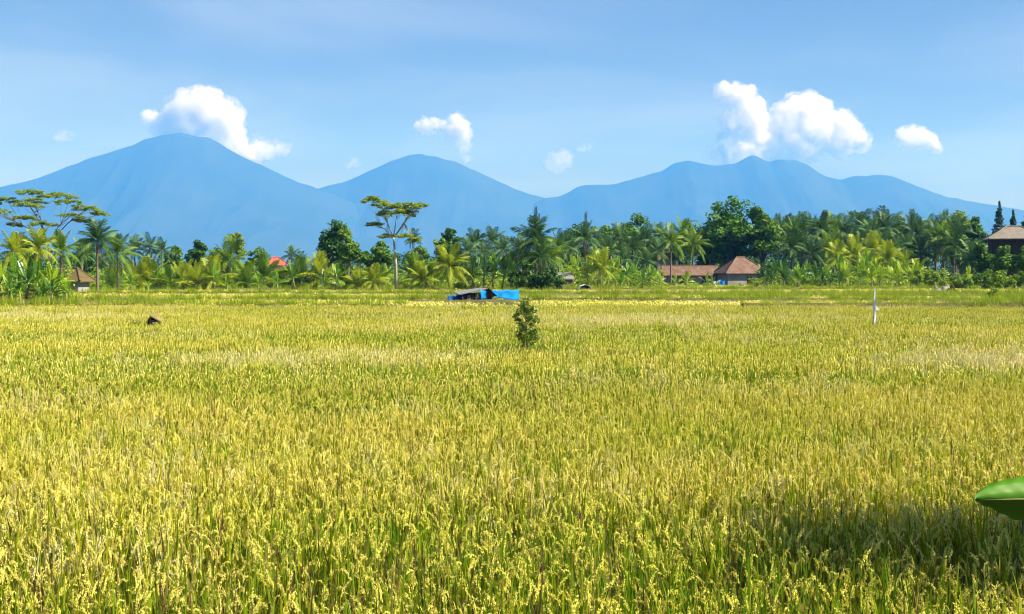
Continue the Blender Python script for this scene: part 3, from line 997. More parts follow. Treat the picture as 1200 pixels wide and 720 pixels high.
# ------------------------------------------------------------------ houses and sheds
def hip_roof(w, d, h, ridge, over=.35, thick=.14, gable=False):
    """Hipped (or gabled) roof with eaves thickness; ridge along x, its length given. Origin at eave level, centred."""
    mb = MB()
    W, Dp = w / 2 + over, d / 2 + over
    rx = W if gable else ridge / 2
    for dz, flip in ((0, False), (-thick, True)):
        v = [(-W, -Dp, dz), (W, -Dp, dz), (W, Dp, dz), (-W, Dp, dz), (-rx, 0, h + dz), (rx, 0, h + dz)]
        f = [(0, 1, 5, 4), (1, 2, 5), (2, 3, 4, 5), (3, 0, 4)]
        if gable and flip is not None: f = [(0, 1, 5, 4), (2, 3, 4, 5)]
        if flip: f = [tuple(reversed(q)) for q in f]
        mb.add(v, f)
    v = [(-W, -Dp, 0), (W, -Dp, 0), (W, Dp, 0), (-W, Dp, 0)]
    b = [(a, b_, -thick) for a, b_, _ in v]
    mb.add(v + b, [(0, 4, 5, 1), (1, 5, 6, 2), (2, 6, 7, 3), (3, 7, 4, 0)] if not gable else [(0, 4, 5, 1), (2, 6, 7, 3)])
    if gable:
        for s in (-1, 1):
            x = s * W
            v = [(x, -Dp, 0), (x, 0, h), (x, Dp, 0), (x, -Dp, -thick), (x, 0, h - thick), (x, Dp, -thick)]
            mb.add(v, [(0, 1, 4, 3), (1, 2, 5, 4)])
    return mb


def ridge_caps(w, d, h, ridge, over=.35, gable=False):
    mb = MB()
    W, Dp = w / 2 + over, d / 2 + over
    rx = W if gable else ridge / 2
    mb.tube([(-rx, 0, h + .05), (rx, 0, h + .05)], [.11, .11], 6)
    if not gable:
        for sx in (-1, 1):
            for sy in (-1, 1):
                mb.tube([(sx * rx, 0, h + .05), (sx * W, sy * Dp, .05)], [.10, .10], 6)
    return mb


def house(name, label, px, D, w, d, wall_h, roof_h, ridge, rz, roof_mat, wall_mat, base_z=0.0, gable=False, over=.45, openings=(), posts=(), cat='house', plinth=.2):
    """openings: (kind, x, width, z0, z1) on the front wall (local -y)."""
    t = thing(name, label, cat, (xat(px, D), D, base_z), rz)
    mb = MB()
    th = .16
    # front wall built round its openings
    xs = sorted(openings, key=lambda o: o[1])
    cur = -w / 2
    for kind, x, ow, z0, z1 in xs:
        mb.box(cur, x - ow / 2, -d / 2, -d / 2 + th, 0, wall_h)
        if z0 > .02: mb.box(x - ow / 2, x + ow / 2, -d / 2, -d / 2 + th, 0, z0)
        if z1 < wall_h - .02: mb.box(x - ow / 2, x + ow / 2, -d / 2, -d / 2 + th, z1, wall_h)
        cur = x + ow / 2
    mb.box(cur, w / 2, -d / 2, -d / 2 + th, 0, wall_h)
    mb.box(-w / 2, w / 2, d / 2 - th, d / 2, 0, wall_h)
    mb.box(-w / 2, -w / 2 + th, -d / 2 + th, d / 2 - th, 0, wall_h)
    mb.box(w / 2 - th, w / 2, -d / 2 + th, d / 2 - th, 0, wall_h)
    if gable:
        for s in (-1, 1):
            x0, x1 = sorted((s * (w / 2 - th), s * w / 2))
            hh = roof_h * (d / 2) / (d / 2 + over) - .1
            v = [(x0, -d / 2, wall_h), (x0, d / 2, wall_h), (x0, 0, wall_h + hh), (x1, -d / 2, wall_h), (x1, d / 2, wall_h), (x1, 0, wall_h + hh)]
            mb.add(v, [(0, 2, 1), (3, 4, 5), (0, 3, 5, 2), (1, 2, 5, 4)])
    mb.build('wall', wall_mat, t)
    if plinth:
        m2 = MB(); m2.box(-w / 2 - .25, w / 2 + .25, -d / 2 - .25, d / 2 + .25, -.2, .06); m2.build('plinth', M['cement'], t)
    r = hip_roof(w, d, roof_h, ridge, over, .14, gable).build('roof', roof_mat, t, (0, 0, wall_h + .03))
    ridge_caps(w, d, roof_h, ridge, over, gable).build('ridge_cap', roof_mat, r)
    for kind, x, ow, z0, z1 in xs:
        m3 = MB()
        if kind == 'door':
            fr = MB()
            y = -d / 2
            for a, b in ((x - ow / 2, x - ow / 2 + .07), (x + ow / 2 - .07, x + ow / 2)): fr.box(a, b, y - .03, y + .1, z0, z1)
            fr.box(x - ow / 2 + .07, x + ow / 2 - .07, y - .03, y + .1, z1 - .07, z1)
            m3.box(x - ow / 2 + .07, x + ow / 2 - .07, y + .05, y + .09, z0 + .01, z1 - .07)
            o = m3.build('door', M['dark_wood'], t); fr.build('door_frame', M['dark_wood'], o)
        else:
            y = -d / 2
            m3.box(x - ow / 2 + .06, x + ow / 2 - .06, y + .06, y + .08, z0 + .06, z1 - .06)
            fr = MB()
            for a, b in ((x - ow / 2, x - ow / 2 + .06), (x - .03, x + .03), (x + ow / 2 - .06, x + ow / 2)): fr.box(a, b, y - .02, y + .11, z0, z1)
            for a, b in ((z0, z0 + .06), (z1 - .06, z1)):
                fr.box(x - ow / 2 + .06, x - .03, y - .02, y + .11, a, b); fr.box(x + .03, x + ow / 2 - .06, y - .02, y + .11, a, b)
            o = fr.build('window', M['dark_wood'], t); m3.build('pane', M['dark_glass'], o)
    for x, y, mat in posts:
        m4 = MB(); m4.box(x - .09, x + .09, y - .09, y + .09, 0, wall_h); m4.build('post', mat, t)
    return t


# the two red roofed houses in front of the big tree
house('red_roofed_house', 'long low grey house with rusty red pitched roof beside the square house', 808, 229, 9.4, 5.2, 2.35, 1.75, 8, R(-4), M['tile_red'], M['cement'],
      gable=True, over=.5, openings=(('window', -1.2, 1.5, .9, 2.0), ('door', 2.6, 1.0, 0, 2.05)), posts=((-4.75, -3.0, M['grey_wood']), (-.6, -3.0, M['white_paint']), (4.6, -3.0, M['grey_wood'])))
house('red_roofed_house', 'square grey house with tall hipped red roof and dark doorway', 868, 224, 7.4, 7.0, 2.75, 2.95, 1.6, R(9), M['tile_red'], M['cement'],
      over=.55, openings=(('door', .4, .85, 0, 2.15),), posts=((3.6, -4.0, M['white_paint']),))
house('tiled_pavilion', 'tall timber pavilion with brown hipped roof above the shrubs at the far right', 1187, 200, 7.0, 6.0, 8.45, 2.1, 2.0, R(-14), M['tile_brown'], M['dark_wood'],
      over=.85, openings=(('window', -1.9, 1.2, 5.6, 7.2), ('window', 1.4, 1.2, 5.6, 7.2)), posts=((-3.7, -3.6, M['dark_wood']), (3.7, -3.6, M['dark_wood'])))
house('far_house', 'bright pinkish red roof of a house half hidden behind the young palms', 323, 245, 3.4, 3.4, 4.4, 1.5, 1.2, R(25), M['tile_bright'], M['white_paint'], over=.5)
house('far_house', 'dull red pointed roof of a house behind bananas left of the long low house', 773, 238, 4.2, 4.5, 5.4, 2.6, .6, R(30), M['tile_red'], M['cement'], over=.5)
house('grey_roofed_shed', 'small shed with blue grey sheet roof behind the dark palm clump', 656, 184, 3.2, 3.0, 2.0, .8, 2.5, R(12), M['zinc'], M['grey_wood'], gable=True, over=.3)
house('thatched_hut', 'small thatched hut with pale wall among the left palms', 86, 138, 2.5, 2.4, 2.0, 1.45, 1.0, R(-10), M['thatch'], M['cement'], gable=False, over=.55, plinth=.2,
      openings=(('door', -.9, .7, 0, 1.5),))


def arched_cover():
    """White sheet arched over bent hoops, open and dark at the front."""
    t = thing('arched_cover', 'low white arched sheet cover in front of the yellow green bananas', 'cover', (xat(685, 171), 171, .66), R(6))
    t.scale = (1.05, 1, .72)
    mb = MB(); n = 12; b = []
    for y in (-.9, .9):
        for rr in (1.0, .94):
            b.append([(math.cos(math.pi * k / n) * .85 * rr, y, math.sin(math.pi * k / n) * .78 * rr + .05 * math.sin(k * 2.3)) for k in range(n + 1)])
    v = sum(b, []); m = n + 1; f = []
    for k in range(n):
        f += [(k, k + 1, 2 * m + k + 1, 2 * m + k), (m + k, 3 * m + k, 3 * m + k + 1, m + k + 1), (k, m + k, m + k + 1, k + 1), (2 * m + k, 2 * m + k + 1, 3 * m + k + 1, 3 * m + k)]
    f += [(0, 2 * m, 3 * m, m), (n, m + n, 3 * m + n, 2 * m + n)]
    mb.add(v, f); mb.build('sheet', M['white_plastic'], t)
    for y in (-.7, .1, .75):
        h = MB(); h.tube([(math.cos(math.pi * k / 8) * .78, y, math.sin(math.pi * k / 8) * .72) for k in range(9)], [.025] * 9, 5); h.build('hoop', M['dark_wood'], t)
    for s in (-.5, .05, .5):
        g = MB(); g.tube([(s, .2, -.65), (s, .2, .4)], [.03, .03], 5); g.build('stake', M['dark_wood'], t)
    bp = MB(); bp.add([(math.cos(math.pi * k / 10) * .76, .5, math.sin(math.pi * k / 10) * .70) for k in range(11)] + [(math.cos(math.pi * k / 10) * .76, .53, math.sin(math.pi * k / 10) * .70) for k in range(11)],
                    [tuple(range(11)), tuple(range(21, 10, -1))]); bp.build('shade_panel', M['dark_cloth'], t)  # dark panel standing in for the shade inside the opening
    bd = MB(); bd.box(-.95, .95, -1, 1, -.1, -.02); bd.build('floor_board', M['grey_wood'], t)
    for sx in (-.9, .9):
        for sy in (-.9, .9):
            l = MB(); l.box(sx - .04, sx + .04, sy - .04, sy + .04, -.66, -.102); l.build('leg', M['grey_wood'], t)
    return t


arched_cover()


def sheet(name, label, p0, p1, z0, z1, mat, cat, sag=.18, nx=26, nz=6, thick=.03, wav=.12, seed=1, posts=True, low=None):
    """Tarpaulin hung between posts, wavy, with sagging edge and real thickness."""
    a, b = Vector(p0), Vector(p1)
    t = thing(name, label, cat, ((a.x + b.x) / 2, (a.y + b.y) / 2, 0))
    o0 = Vector(t.location)
    d = (b - a).normalized(); nrm = Vector((-d.y, d.x, 0))
    V = []
    for s in (0, 1):
        for i in range(nx + 1):
            u = i / nx
            for k in range(nz + 1):
                w = k / nz
                top = z1 - sag * math.sin(math.pi * ((u * 3) % 1.0)) * .6 + .05 * mnoise.noise(Vector((u * 9, seed, 0)))
                bot = z0 + (low(u) if low else 0)
                q = a.lerp(b, u) + nrm * (wav * mnoise.noise(Vector((u * 7, w * 1.5, seed))) + (s - .5) * thick)
                V.append((q.x - o0.x, q.y - o0.y, bot + (top - bot) * w))
    Q = []; c = nz + 1; S = (nx + 1) * c
    for i in range(nx):
        for k in range(nz):
            j = i * c + k
            Q.append((j, j + c, j + c + 1, j + 1)); Q.append((S + j, S + j + 1, S + j + c + 1, S + j + c))
        j = i * c; Q.append((j, S + j, S + j + c, j + c)); j += nz; Q.append((j, j + c, S + j + c, S + j))
    for k in range(nz):
        Q.append((k, k + 1, S + k + 1, S + k)); j = nx * c + k; Q.append((j, S + j, S + j + 1, j + 1))
    link('tarpaulin', mesh_np('tarpaulin', V, np.array(Q), mat, smooth=True), t)
    if posts:
        for i in range(4):
            q = a.lerp(b, i / 3) + nrm * (.07 + wav * .5)
            m = MB(); m.tube([(q.x - o0.x, q.y - o0.y, -.1), (q.x - o0.x, q.y - o0.y, z1 + .12)], [.035, .03], 6); m.build('post', M['grey_wood'], t)
    return t


def field_shed():
    D = 104.0
    k = D / F_PX
    t = thing('field_shed', 'low wooden field shed with grey sloping roof between blue tarpaulins', 'shed', (xat(550, D), D, 0), R(14))
    for i in range(7):                       # upright boards of the side we look at
        x = -.75 + i * .36
        m = MB(); m.box(x, x + .30, -1.0, -.95, .02, 1.02 + .075 * i); m.build('plank', M['grey_wood'] if i % 2 else M['dark_wood'], t)
    m = MB(); m.box(-.8, 1.75, .95, 1.0, 0, 1.25); m.box(1.78, 1.84, -1, 1, 0, 1.3); m.box(-.80, -.76, -.94, .94, 0, .95); m.build('wall', M['dark_wood'], t)
    m = MB()
    v = [(-1.35, -1.3, .98), (1.55, -1.3, 1.58), (1.0, .2, 1.74), (-1.5, 1.3, 1.05), (1.9, 1.3, 1.62)]
    v = [(-1.15, -1.3, 1.12), (1.35, -1.3, 1.63), (1.35, 1.35, 1.66), (-1.15, 1.35, 1.30)]
    v2 = [(a, b, c + .06) for a, b, c in v]
    m.add(v + v2, [(3, 2, 1, 0), (4, 5, 6, 7), (0, 1, 5, 4), (1, 2, 6, 5), (2, 3, 7, 6), (3, 0, 4, 7)])
    m.build('roof', M['zinc'], t)['label'] = 'grey sheet roof sloping to the left'
    m = MB()
    v = [(1.36, -1.3, 1.70), (2.15, -1.3, 1.0), (2.15, 1.3, 1.0), (1.36, 1.3, 1.70)]
    v2 = [(a, b, c + .05) for a, b, c in v]
    m.add(v + v2, [(3, 2, 1, 0), (4, 5, 6, 7), (0, 1, 5, 4), (1, 2, 6, 5), (2, 3, 7, 6), (3, 0, 4, 7)])
    m.build('side_flap', M['dark_wood'], t)
    for x in (-.82, .45, 1.75):
        m = MB(); m.tube([(x, -1.12, -.1), (x, -1.12, 1.08 + (x + .82) * .2)], [.05, .045], 6); m.build('post', M['grey_wood'], t)


field_shed()
sheet('tarp_screen', 'bright blue tarpaulin screen stretched right of the wooden field shed', at(563, 340, 102.5), at(608, 340, 108), .72, 1.55, M['blue_tarp'], 'tarpaulin', seed=2,
      low=lambda u: .18 * math.sin(u * 5))
sheet('tarp_screen', 'darker blue tarpaulin bunched up left of the wooden field shed', at(525, 342, 103), at(542, 342, 103.5), .40, 1.18, M['blue_dark'], 'tarpaulin', sag=.3, nx=14, wav=.3, seed=5)


def ball_mesh(name, r, rng, mat, parent=None, sub=10, jag=.2, sc3=(1, 1, 1)):
    V, Q = [], []
    nu, nv = sub * 2, sub
    for j in range(nv + 1):
        th = math.pi * j / nv
        for i in range(nu):
            ph = 2 * math.pi * i / nu
            d = Vector((math.sin(th) * math.cos(ph), math.sin(th) * math.sin(ph), math.cos(th)))
            q = d * r * (1 + jag * mnoise.noise(d * 2.2 + Vector((rng * 3.3, 0, 0))))
            V.append((q.x * sc3[0], q.y * sc3[1], q.z * sc3[2]))
    for j in range(nv):
        for i in range(nu):
            Q.append((j * nu + i, (j + 1) * nu + i, (j + 1) * nu + (i + 1) % nu, j * nu + (i + 1) % nu))
    return link(name, mesh_np(name, V, np.array(Q), mat, smooth=True), parent)


# white lump of plastic tied on the blue screen's first post
o = ball_mesh('plastic_bag', .13, 1, M['white_plastic'], sub=8, sc3=(1, .8, 1.25))
o.location = at(569.5, 341.2, 104.4)
tag(o, 'small white plastic bag caught on top of the blue tarpaulin beside the shed', 'plastic bag')


def lean_to():
    """Low dark straw-topped lean-to sunk in the rice."""
    D = 58.0
    t = thing('straw_lean_to', 'low dark heap under a pale straw slope sunk in the rice', 'lean-to', (xat(181, D), D, .02), R(4))
    t.scale = (.82, .8, .80)
    m = MB()
    A = [(-.18, -.45, 1.30), (.50, -.45, .92), (.50, .5, .92), (-.18, .5, 1.30)]
    B_ = [(a, b, c - .09) for a, b, c in A]
    m.add(A + B_, [(0, 1, 2, 3), (7, 6, 5, 4), (0, 4, 5, 1), (1, 5, 6, 2), (2, 6, 7, 3), (3, 7, 4, 0)])
    rr = random.Random(4)
    for k in range(60):
        x = rr.uniform(-.2, .45); y = rr.uniform(-.5, .5); z = 1.33 - (x + .18) * .56
        m.tube([(x, y, z), (x + rr.uniform(.12, .25), y + rr.uniform(-.05, .05), z - rr.uniform(.06, .15))], [.014, .006], 4)
    m.build('straw_roof', M['pale_straw'], t)
    m = MB()
    A = [(-.42, -.4, .25), (-.19, -.42, 1.30), (-.19, .45, 1.30), (-.42, .45, .25)]
    B_ = [(a + .05, b, c - .03) for a, b, c in A]
    m.add(A + B_, [(3, 2, 1, 0), (4, 5, 6, 7), (0, 1, 5, 4), (1, 2, 6, 5), (2, 3, 7, 6), (3, 0, 4, 7)])
    m.build('back_sheet', M['dark_cloth'], t)
    for k, (x, z, r) in enumerate(((-.2, .74, .22), (.05, .70, .2), (.3, .68, .17), (-.28, .95, .14))):
        ball_mesh('dark_bundle', r, k + 2, M['dark_cloth'], t, 8, .3).location = (x, -.18 + .05 * k, z)
    for k, (x, z) in enumerate(((.0, .78), (.17, .80))):
        o = ball_mesh('pale_bundle', .075, k + 9, M['pale_straw'], t, 7, .25); o.location = (x, -.42, z)
    m = MB()
    for x in (-.17, .48):
        m2 = MB(); m2.tube([(x, -.42, -.2), (x, -.42, 1.20 - (x + .18) * .55)], [.025, .022], 6); m2.build('post', M['dark_wood'], t)
    m = MB(); m.add([(-.4, .2, .2), (.5, .2, .2), (.48, .2, .86), (-.17, .2, 1.22), (-.4, .23, .2), (.5, .23, .2), (.48, .23, .86), (-.17, .23, 1.22)],
                    [(0, 1, 2, 3), (7, 6, 5, 4), (0, 4, 5, 1), (1, 5, 6, 2), (2, 6, 7, 3), (3, 7, 4, 0)]); m.build('shade_panel', M['dark_cloth'], t)  # dark sheet added as the shade under the straw slope
    m = MB(); m.tube([(-.3, -.45, 1.0), (.72, -.45, .78)], [.02, .018], 5); m.build('pole', M['dark_wood'], t)


lean_to()


def white_flag():
    D = 54.0
    p0 = at(1024.5, 378, D)
    t = thing('bird_scaring_flag', 'thin stake wrapped in a tall white torn plastic strip above the rice', 'flag', (p0.x, D, 0))
    m = MB(); m.tube([(-.07, .03, -.05), (-.05, .03, .9), (0.01, .02, 1.7), (.02, 0.02, 2.30)], [.022, .02, .017, .012], 6); m.build('stake', M['dark_wood'], t)
    V, Q = [], []
    n = 26
    zs = np.linspace(2.42, .80, n)
    for s in (0, 1):
        for i, z in enumerate(zs):
            u = i / (n - 1)
            w = .026 + .042 * min(1, u * 2.2) + .02 * max(0, u - .75) * 4
            w *= 1 + .3 * mnoise.noise(Vector((u * 14, 0, 3)))
            cx = .008 * math.sin(u * 9) + .012 * mnoise.noise(Vector((u * 6, 4, 1))) + .11 * max(0, u - .7)
            for k in range(4):
                a = (k / 3 - .5)
                V.append((cx + a * 2 * w, -.045 - .03 * math.cos(a * 5 + u * 9) + s * .012, z))
    c = 4; S = n * c
    for i in range(n - 1):
        for k in range(3):
            j = i * c + k
            Q.append((j, j + c, j + c + 1, j + 1)); Q.append((S + j, S + j + 1, S + j + c + 1, S + j + c))
        for k in (0, 3):
            j = i * c + k
            Q.append((j, S + j, S + j + c, j + c))
    link('plastic_strip', mesh_np('plastic_strip', V, np.array(Q), M['white_plastic'], smooth=True), t)
    V, Q = [], []                              # the knot's loose tail
    m = MB()
    m.add([(.02, -.06, 1.62), (.17, -.05, 1.50), (.22, -.05, 1.40), (.05, -.06, 1.40), (.02, -.075, 1.62), (.17, -.066, 1.50), (.22, -.065, 1.40), (.05, -.075, 1.40)],
          [(0, 1, 2, 3), (7, 6, 5, 4), (0, 4, 5, 1), (1, 5, 6, 2), (2, 6, 7, 3), (3, 7, 4, 0)])
    m.build('loose_tail', M['white_plastic'], t)


white_flag()


# grey heap and dark bundle at the far right
def grey_heap():
    D = 142.0
    x0, x1 = xat(1088, D), xat(1125, D)
    t = thing('earth_heap', 'long grey heap of earth on the far edge of the field below bright shrubs', 'earth heap', ((x0 + x1) / 2, D, 0))
    V, Q = [], []
    nx, ny = 40, 12; L = (x1 - x0) / 2
    for j in range(ny + 1):
        for i in range(nx + 1):
            u = i / nx * 2 - 1; v = j / ny * 2 - 1
            hgt = 1.55 * max(0, 1 - abs(u) ** 4) * max(0, 1 - v * v) ** .6
            hgt *= .85 + .35 * mnoise.fractal(Vector((u * 4, v * 2, 1.5)), 1, 2, 4)
            V.append((u * L, v * 1.2, hgt - .05))
    for j in range(ny):
        for i in range(nx):
            a = j * (nx + 1) + i; Q.append((a, a + 1, a + nx + 2, a + nx + 1))
    link('heap', mesh_np('heap', V, np.array(Q), M['grey_earth'], smooth=True), t)
    t2 = thing('dark_bundle', 'small dark bundle slumped at the foot of the grey earth heap', 'bundle', (xat(1116, 139.5), 139.5, 0))
    for k, (x, z, r) in enumerate(((-.3, .85, .34), (.12, .95, .36), (0.02, 1.3, .24), (.45, .8, .25))):
        ball_mesh('sack', r, k + 20, M['dark_cloth'], t2, 8, .3).location = (x, .05 * k, z)
    ball_mesh('sack', .6, 33, M['dark_cloth'], t2, 8, .2, (1.1, .6, .75)).location = (.05, .1, .35)


grey_heap()

# blue drum and crate beside the square house
def drum(px, D, label, r=.32, h=.9, mat='blue_tarp', z=.0):
    t = thing('water_drum', label, 'drum', (xat(px, D), D, z))
    m = MB(); n = 14
    prof = [(0, r * .95), (.03, r), (h * .33 - .03, r), (h * .33, r * 1.05), (h * .33 + .03, r), (h * .66 - .03, r), (h * .66, r * 1.05), (h * .66 + .03, r), (h - .03, r), (h, r * .93)]
    m.tube([(0, 0, a) for a, _ in prof], [b for _, b in prof], n); m.build('barrel', M[mat], t, smooth=False)
    m = MB(); m.tube([(0, 0, h + .002), (0, 0, h + .05)], [r * .8, r * .78], n); m.build('lid', M['blue_dark'], t)


drum(842.5, 219, 'blue drum standing left of the square house wall, behind the other drum', .42, 1.55)
drum(846.5, 218, 'blue drum nearest to the square house wall', .42, 1.35)
drum(836.5, 218.5, 'pale blue white drum left of the two blue drums', .40, 1.25, 'white_plastic')

# ------------------------------------------------------------------ the sapling in the field, the garden leaf, the garden tree
def sapling():
    D = 37.7
    x = xat(617, D)
    t = thing('leafy_sapling', 'slender dark leafy sapling standing alone in the middle of the rice', 'sapling', (x, D, 0))
    rng = np.random.default_rng(8)
    mb = MB()
    k = D / F_PX
    tips = []
    mb.tube([(0, 0, -.05), (.02, 0, .9), (-.02, .02, 1.6), (.0, 0, 2.2)], [.035, .028, .018, .006], 6)
    for i in range(16):
        z = .75 + 1.35 * i / 16
        a = i * 2.4; w = (.40 if 1.1 < z < 1.8 else .30) * rng.uniform(.75, 1.05) * (1 if z < 1.95 else .6)
        e = (w * math.cos(a), w * math.sin(a), z + rng.uniform(.05, .3))
        mb.tube([(0, 0, z - .15), (e[0] * .5, e[1] * .5, z + .02), e], [.012, .009, .004], 4); tips.append(e); tips.append((e[0] * .55, e[1] * .55, z + .08))
    tips += [(0, 0, 2.2), (.03, 0, 2.05), (-.05, .02, 1.9)]
    mb.build('stem', M['bark'], t)
    V, Q, T = leafcloud(tips, [(.13, .13, .15)] * len(tips), [46] * len(tips), .052, rng, up=.2, shell=.3, aspect=.42)
    link('foliage', mesh_np('foliage', V, Q, M['sapling'], tint=T), t)


sapling()


def garden_leaf():
    """Broad-leaved ginger on the garden bank; one leaf reaches into the picture from the right."""
    D = 3.3
    tip = at(1142, 584, D)
    root = at(1335, 594, D)
    base = Vector((root.x + .10, D + .05, float(ground_z(np.array([D]))[0])))
    t = thing('broad_leaved_plant', 'broad glossy green leaf reaching in at the right edge, close to the viewer', 'garden plant', base)
    def blade(p0, p1, half, arch, roll, name='leaf', n=16, drop=.55):
        p0, p1 = Vector(p0), Vector(p1)
        ax = (p1 - p0); L = ax.length; ax.normalize()
        side = ax.cross(Vector((0, 0, 1))).normalized(); upv = side.cross(ax)
        V = []
        m = 7
        for s in (0, 1):
            for i in range(n + 1):
                u = i / n
                w = half * min(1.0, .25 + 2.2 * u) * max(0.0, 1 - u ** 4.2) ** .62
                c = p0.lerp(p1, u) + upv * arch * math.sin(math.pi * u)
                for k in range(m):
                    a = k / (m - 1) * 2 - 1
                    ang = roll + (abs(a) * drop if a > 0 else -abs(a) * .30)
                    away = Vector((0, 1, 0)); upz = Vector((0, 0, 1))
                    q = c + ((upz * .72 + away * .62) * (-a * w) if a < 0 else (-upz * .78 + away * .62) * (a * w * 1.45 * (.45 + .55 * min(1, (1 - u) * 3.2))))
                    q += Vector((0, -.7, .7)) * .0022 * math.sin(u * 60 - abs(a) * 7) * (.3 + abs(a))
                    q += Vector((0, -.6, .6)) * .008 * mnoise.noise(Vector((u * 4, a * 2, 3.0)))
                    if abs(a) < .01: q -= upv * .004
                    V.append(tuple(q - base - upv * .0012 * s))
        Q = []; S = (n + 1) * m
        for i in range(n):
            for k in range(m - 1):
                j = i * m + k
                Q.append((j, j + 1, j + m + 1, j + m)); Q.append((S + j, S + j + m, S + j + m + 1, S + j + 1))
            for k in (0, m - 1):
                j = i * m + k; Q.append((j, j + m, S + j + m, S + j))
        o = link(name, mesh_np(name, V, np.array(Q), M['big_leaf'], smooth=True), t)
        mb = MB()
        mb.tube([tuple(p0.lerp(p1, u) + upv * (arch * math.sin(math.pi * u) - .006) - base) for u in np.linspace(0, .97, 9)], [.006 * (1 - .7 * u) for u in np.linspace(0, 1, 9)], 6)
        mb.build('midrib', M['banana_stem'], o, smooth=True)
        return o
    blade(root, tip, .078, .012, .15, n=60)
    for k, (dx, dy, dz, L) in enumerate(((.35, .15, .75, .6), (.45, -.2, .55, .6), (.2, .35, .9, .55), (.5, .1, .3, .55))):
        p0 = base + Vector((.05, 0, .5 + .12 * k)); blade(p0, p0 + Vector((dx, dy, dz * .5)), .075, .06, .1)
    mb = MB(); mb.tube([(0, 0, -.05), (.01, 0, .5), (root.x - base.x, root.y - base.y, root.z - base.z)], [.022, .018, .008], 7)
    mb.tube([(0.03, 0, -.05), (.05, 0, .5), (.06, 0, 1.0)], [.022, .018, .008], 7)
    mb.build('stem', M['banana_stem'], t, smooth=True)


garden_leaf()


def garden_tree():
    """Stands out of frame on the right; its crown shades the rice in the lower right."""
    D = 9.2
    x = 8.9
    px = 600 + x * F_PX / D
    broadleaf(px, D, 0.0, 318 - (8.3 - 3.15) * F_PX / D, 2.5 * F_PX / D, M['tree_mid'], 'leafy garden tree standing beside the rice field', leaves=4200, clumps=30, leaf=.085,
              seed=77, skirt=.5, name='garden_tree')


garden_tree()

# ------------------------------------------------------------------ trees and palms, left to right
B0 = 0.0
rp = random.Random(99)
# left edge clump
G = 'banana plants in the clump at the left edge'
L1 = 'ragged banana plant with hanging leaves in the near clump at the left edge'
for px, D, top, key in ((4, 94, 306, 'banana_yellow'), (17, 97, 298, 'banana'), (30, 93, 306, 'banana_dark'), (42, 96, 303, 'banana'), (56, 94, 309, 'banana_yellow'),
                        (68, 96, 316, 'banana'), (-10, 98, 300, 'banana'), (24, 92, 322, 'banana_dark'), (50, 91, 326, 'banana'), (11, 92, 318, 'banana'), (36, 97, 312, 'banana_yellow'), (62, 91, 325, 'banana_dark'), (76, 97, 327, 'banana')):
    banana(px, D, top + 2, key, L1, G, n=9, dry=2, leaf_share=.50)
palm(46, 118, 292, 24, 'palm_yellow', 'bright yellow green coconut palm rising over the left edge bananas', lean=.03, dead=3, seed=1)
palm(16, 116, 296, 22, 'palm_yellow', 'yellow green coconut palm nearest the left edge of the photo', seed=2, dead=3)
palm(72, 124, 296, 22, 'palm_mid', 'coconut palm with brown hanging fronds just above the thatched hut', seed=3, dead=5)
palm(114, 140, 284, 27, 'palm_dark', 'tall dark green coconut palm standing right of the thatched hut', seed=4, n=20, upright=.25, dead=2)
palm(138, 148, 299, 25, 'palm_mid', 'coconut palm with long arching fronds right of the tall dark palm', seed=6, dead=2)
palm(96, 160, 300, 19, 'palm_hazy', 'small grey green coconut palm behind the thatched hut', seed=8)
umbrella_tree(58, 232, [(38, 227, 15, 3.4, 0), (62, 230, 20, 3.6, 2), (30, 235, 12, 3, 4), (84, 239, 15, 3, -2), (102, 245, 15, 3, 0), (112, 250, 9, 2.2, 2), (10, 236, 14, 3.2, 0), (2, 250, 14, 3, -3),
                        (-16, 240, 15, 3.4, 1), (44, 242, 14, 2.4, -4), (76, 252, 12, 2.2, 3), (30, 256, 13, 2.2, 0), (56, 263, 13, 2.4, -2), (92, 258, 8, 2, 1), (18, 264, 8, 2, 0)],
              M['tree_feather'], 'wide flat topped feathery tree spreading behind the left palms', 60, (56, 285), leaf=.20, n_per=430, seed=4, r0=.34, bark='bark', branch_r=.065)
broadleaf(28, 215, 0, 276, 26, M['tree_dark'], 'dark bushy tree low behind the left edge palms', seed=5, leaf=.3, leaves=2600)
broadleaf(100, 218, 0, 282, 20, M['tree_dark'], 'dark bushy tree low beneath the right side of the wide flat tree', seed=6, leaf=.3, leaves=2000)
G = 'small hazy palms right of the tall dark palm'
for px, yc, fl in ((158, 294, 17), (176, 292, 18), (190, 296, 15)):
    palm(px, 205, yc, fl, 'palm_hazy', 'small hazy grey green palm in the gap left of the two dark round trees', G, seed=9, n=14)
broadleaf(203, 212, 0, 288, 16, M['tree_mid'], 'low green tree left of the tallest dark round tree', seed=7, leaves=1800, leaf=.3)
broadleaf(231, 214, 0, 281, 17, M['tree_dark'], 'dark round tree rising left of the slim airy tree', seed=8, leaves=2400, leaf=.3)
broadleaf(279, 224, 0, 272, 14, M['tree_light'], 'slim airy pale tree standing above the young palms', seed=9, leaves=900, clumps=18, leaf=.3, skirt=.5)
broadleaf(302, 232, 0, 289, 17, M['tree_mid'], 'greyish green tree just left of the bright red roof', seed=10, leaves=1500, leaf=.32, skirt=.3)
broadleaf(256, 222, 0, 290, 15, M['tree_mid'], 'low green tree between the round tree and the slim airy tree', seed=12, leaves=1500, leaf=.3)
palm(342, 235, 301, 13, 'palm_hazy', 'small dark palm just right of the bright red roof', seed=10, n=13)
palm(352, 228, 304, 11, 'palm_dark', 'tiny dark palm in the dip of the skyline', seed=11, n=12)
palm(268, 176, 308, 26, 'palm_mid', 'tallest young coconut palm in the row below the slim airy tree', seed=12, n=18, dead=2)

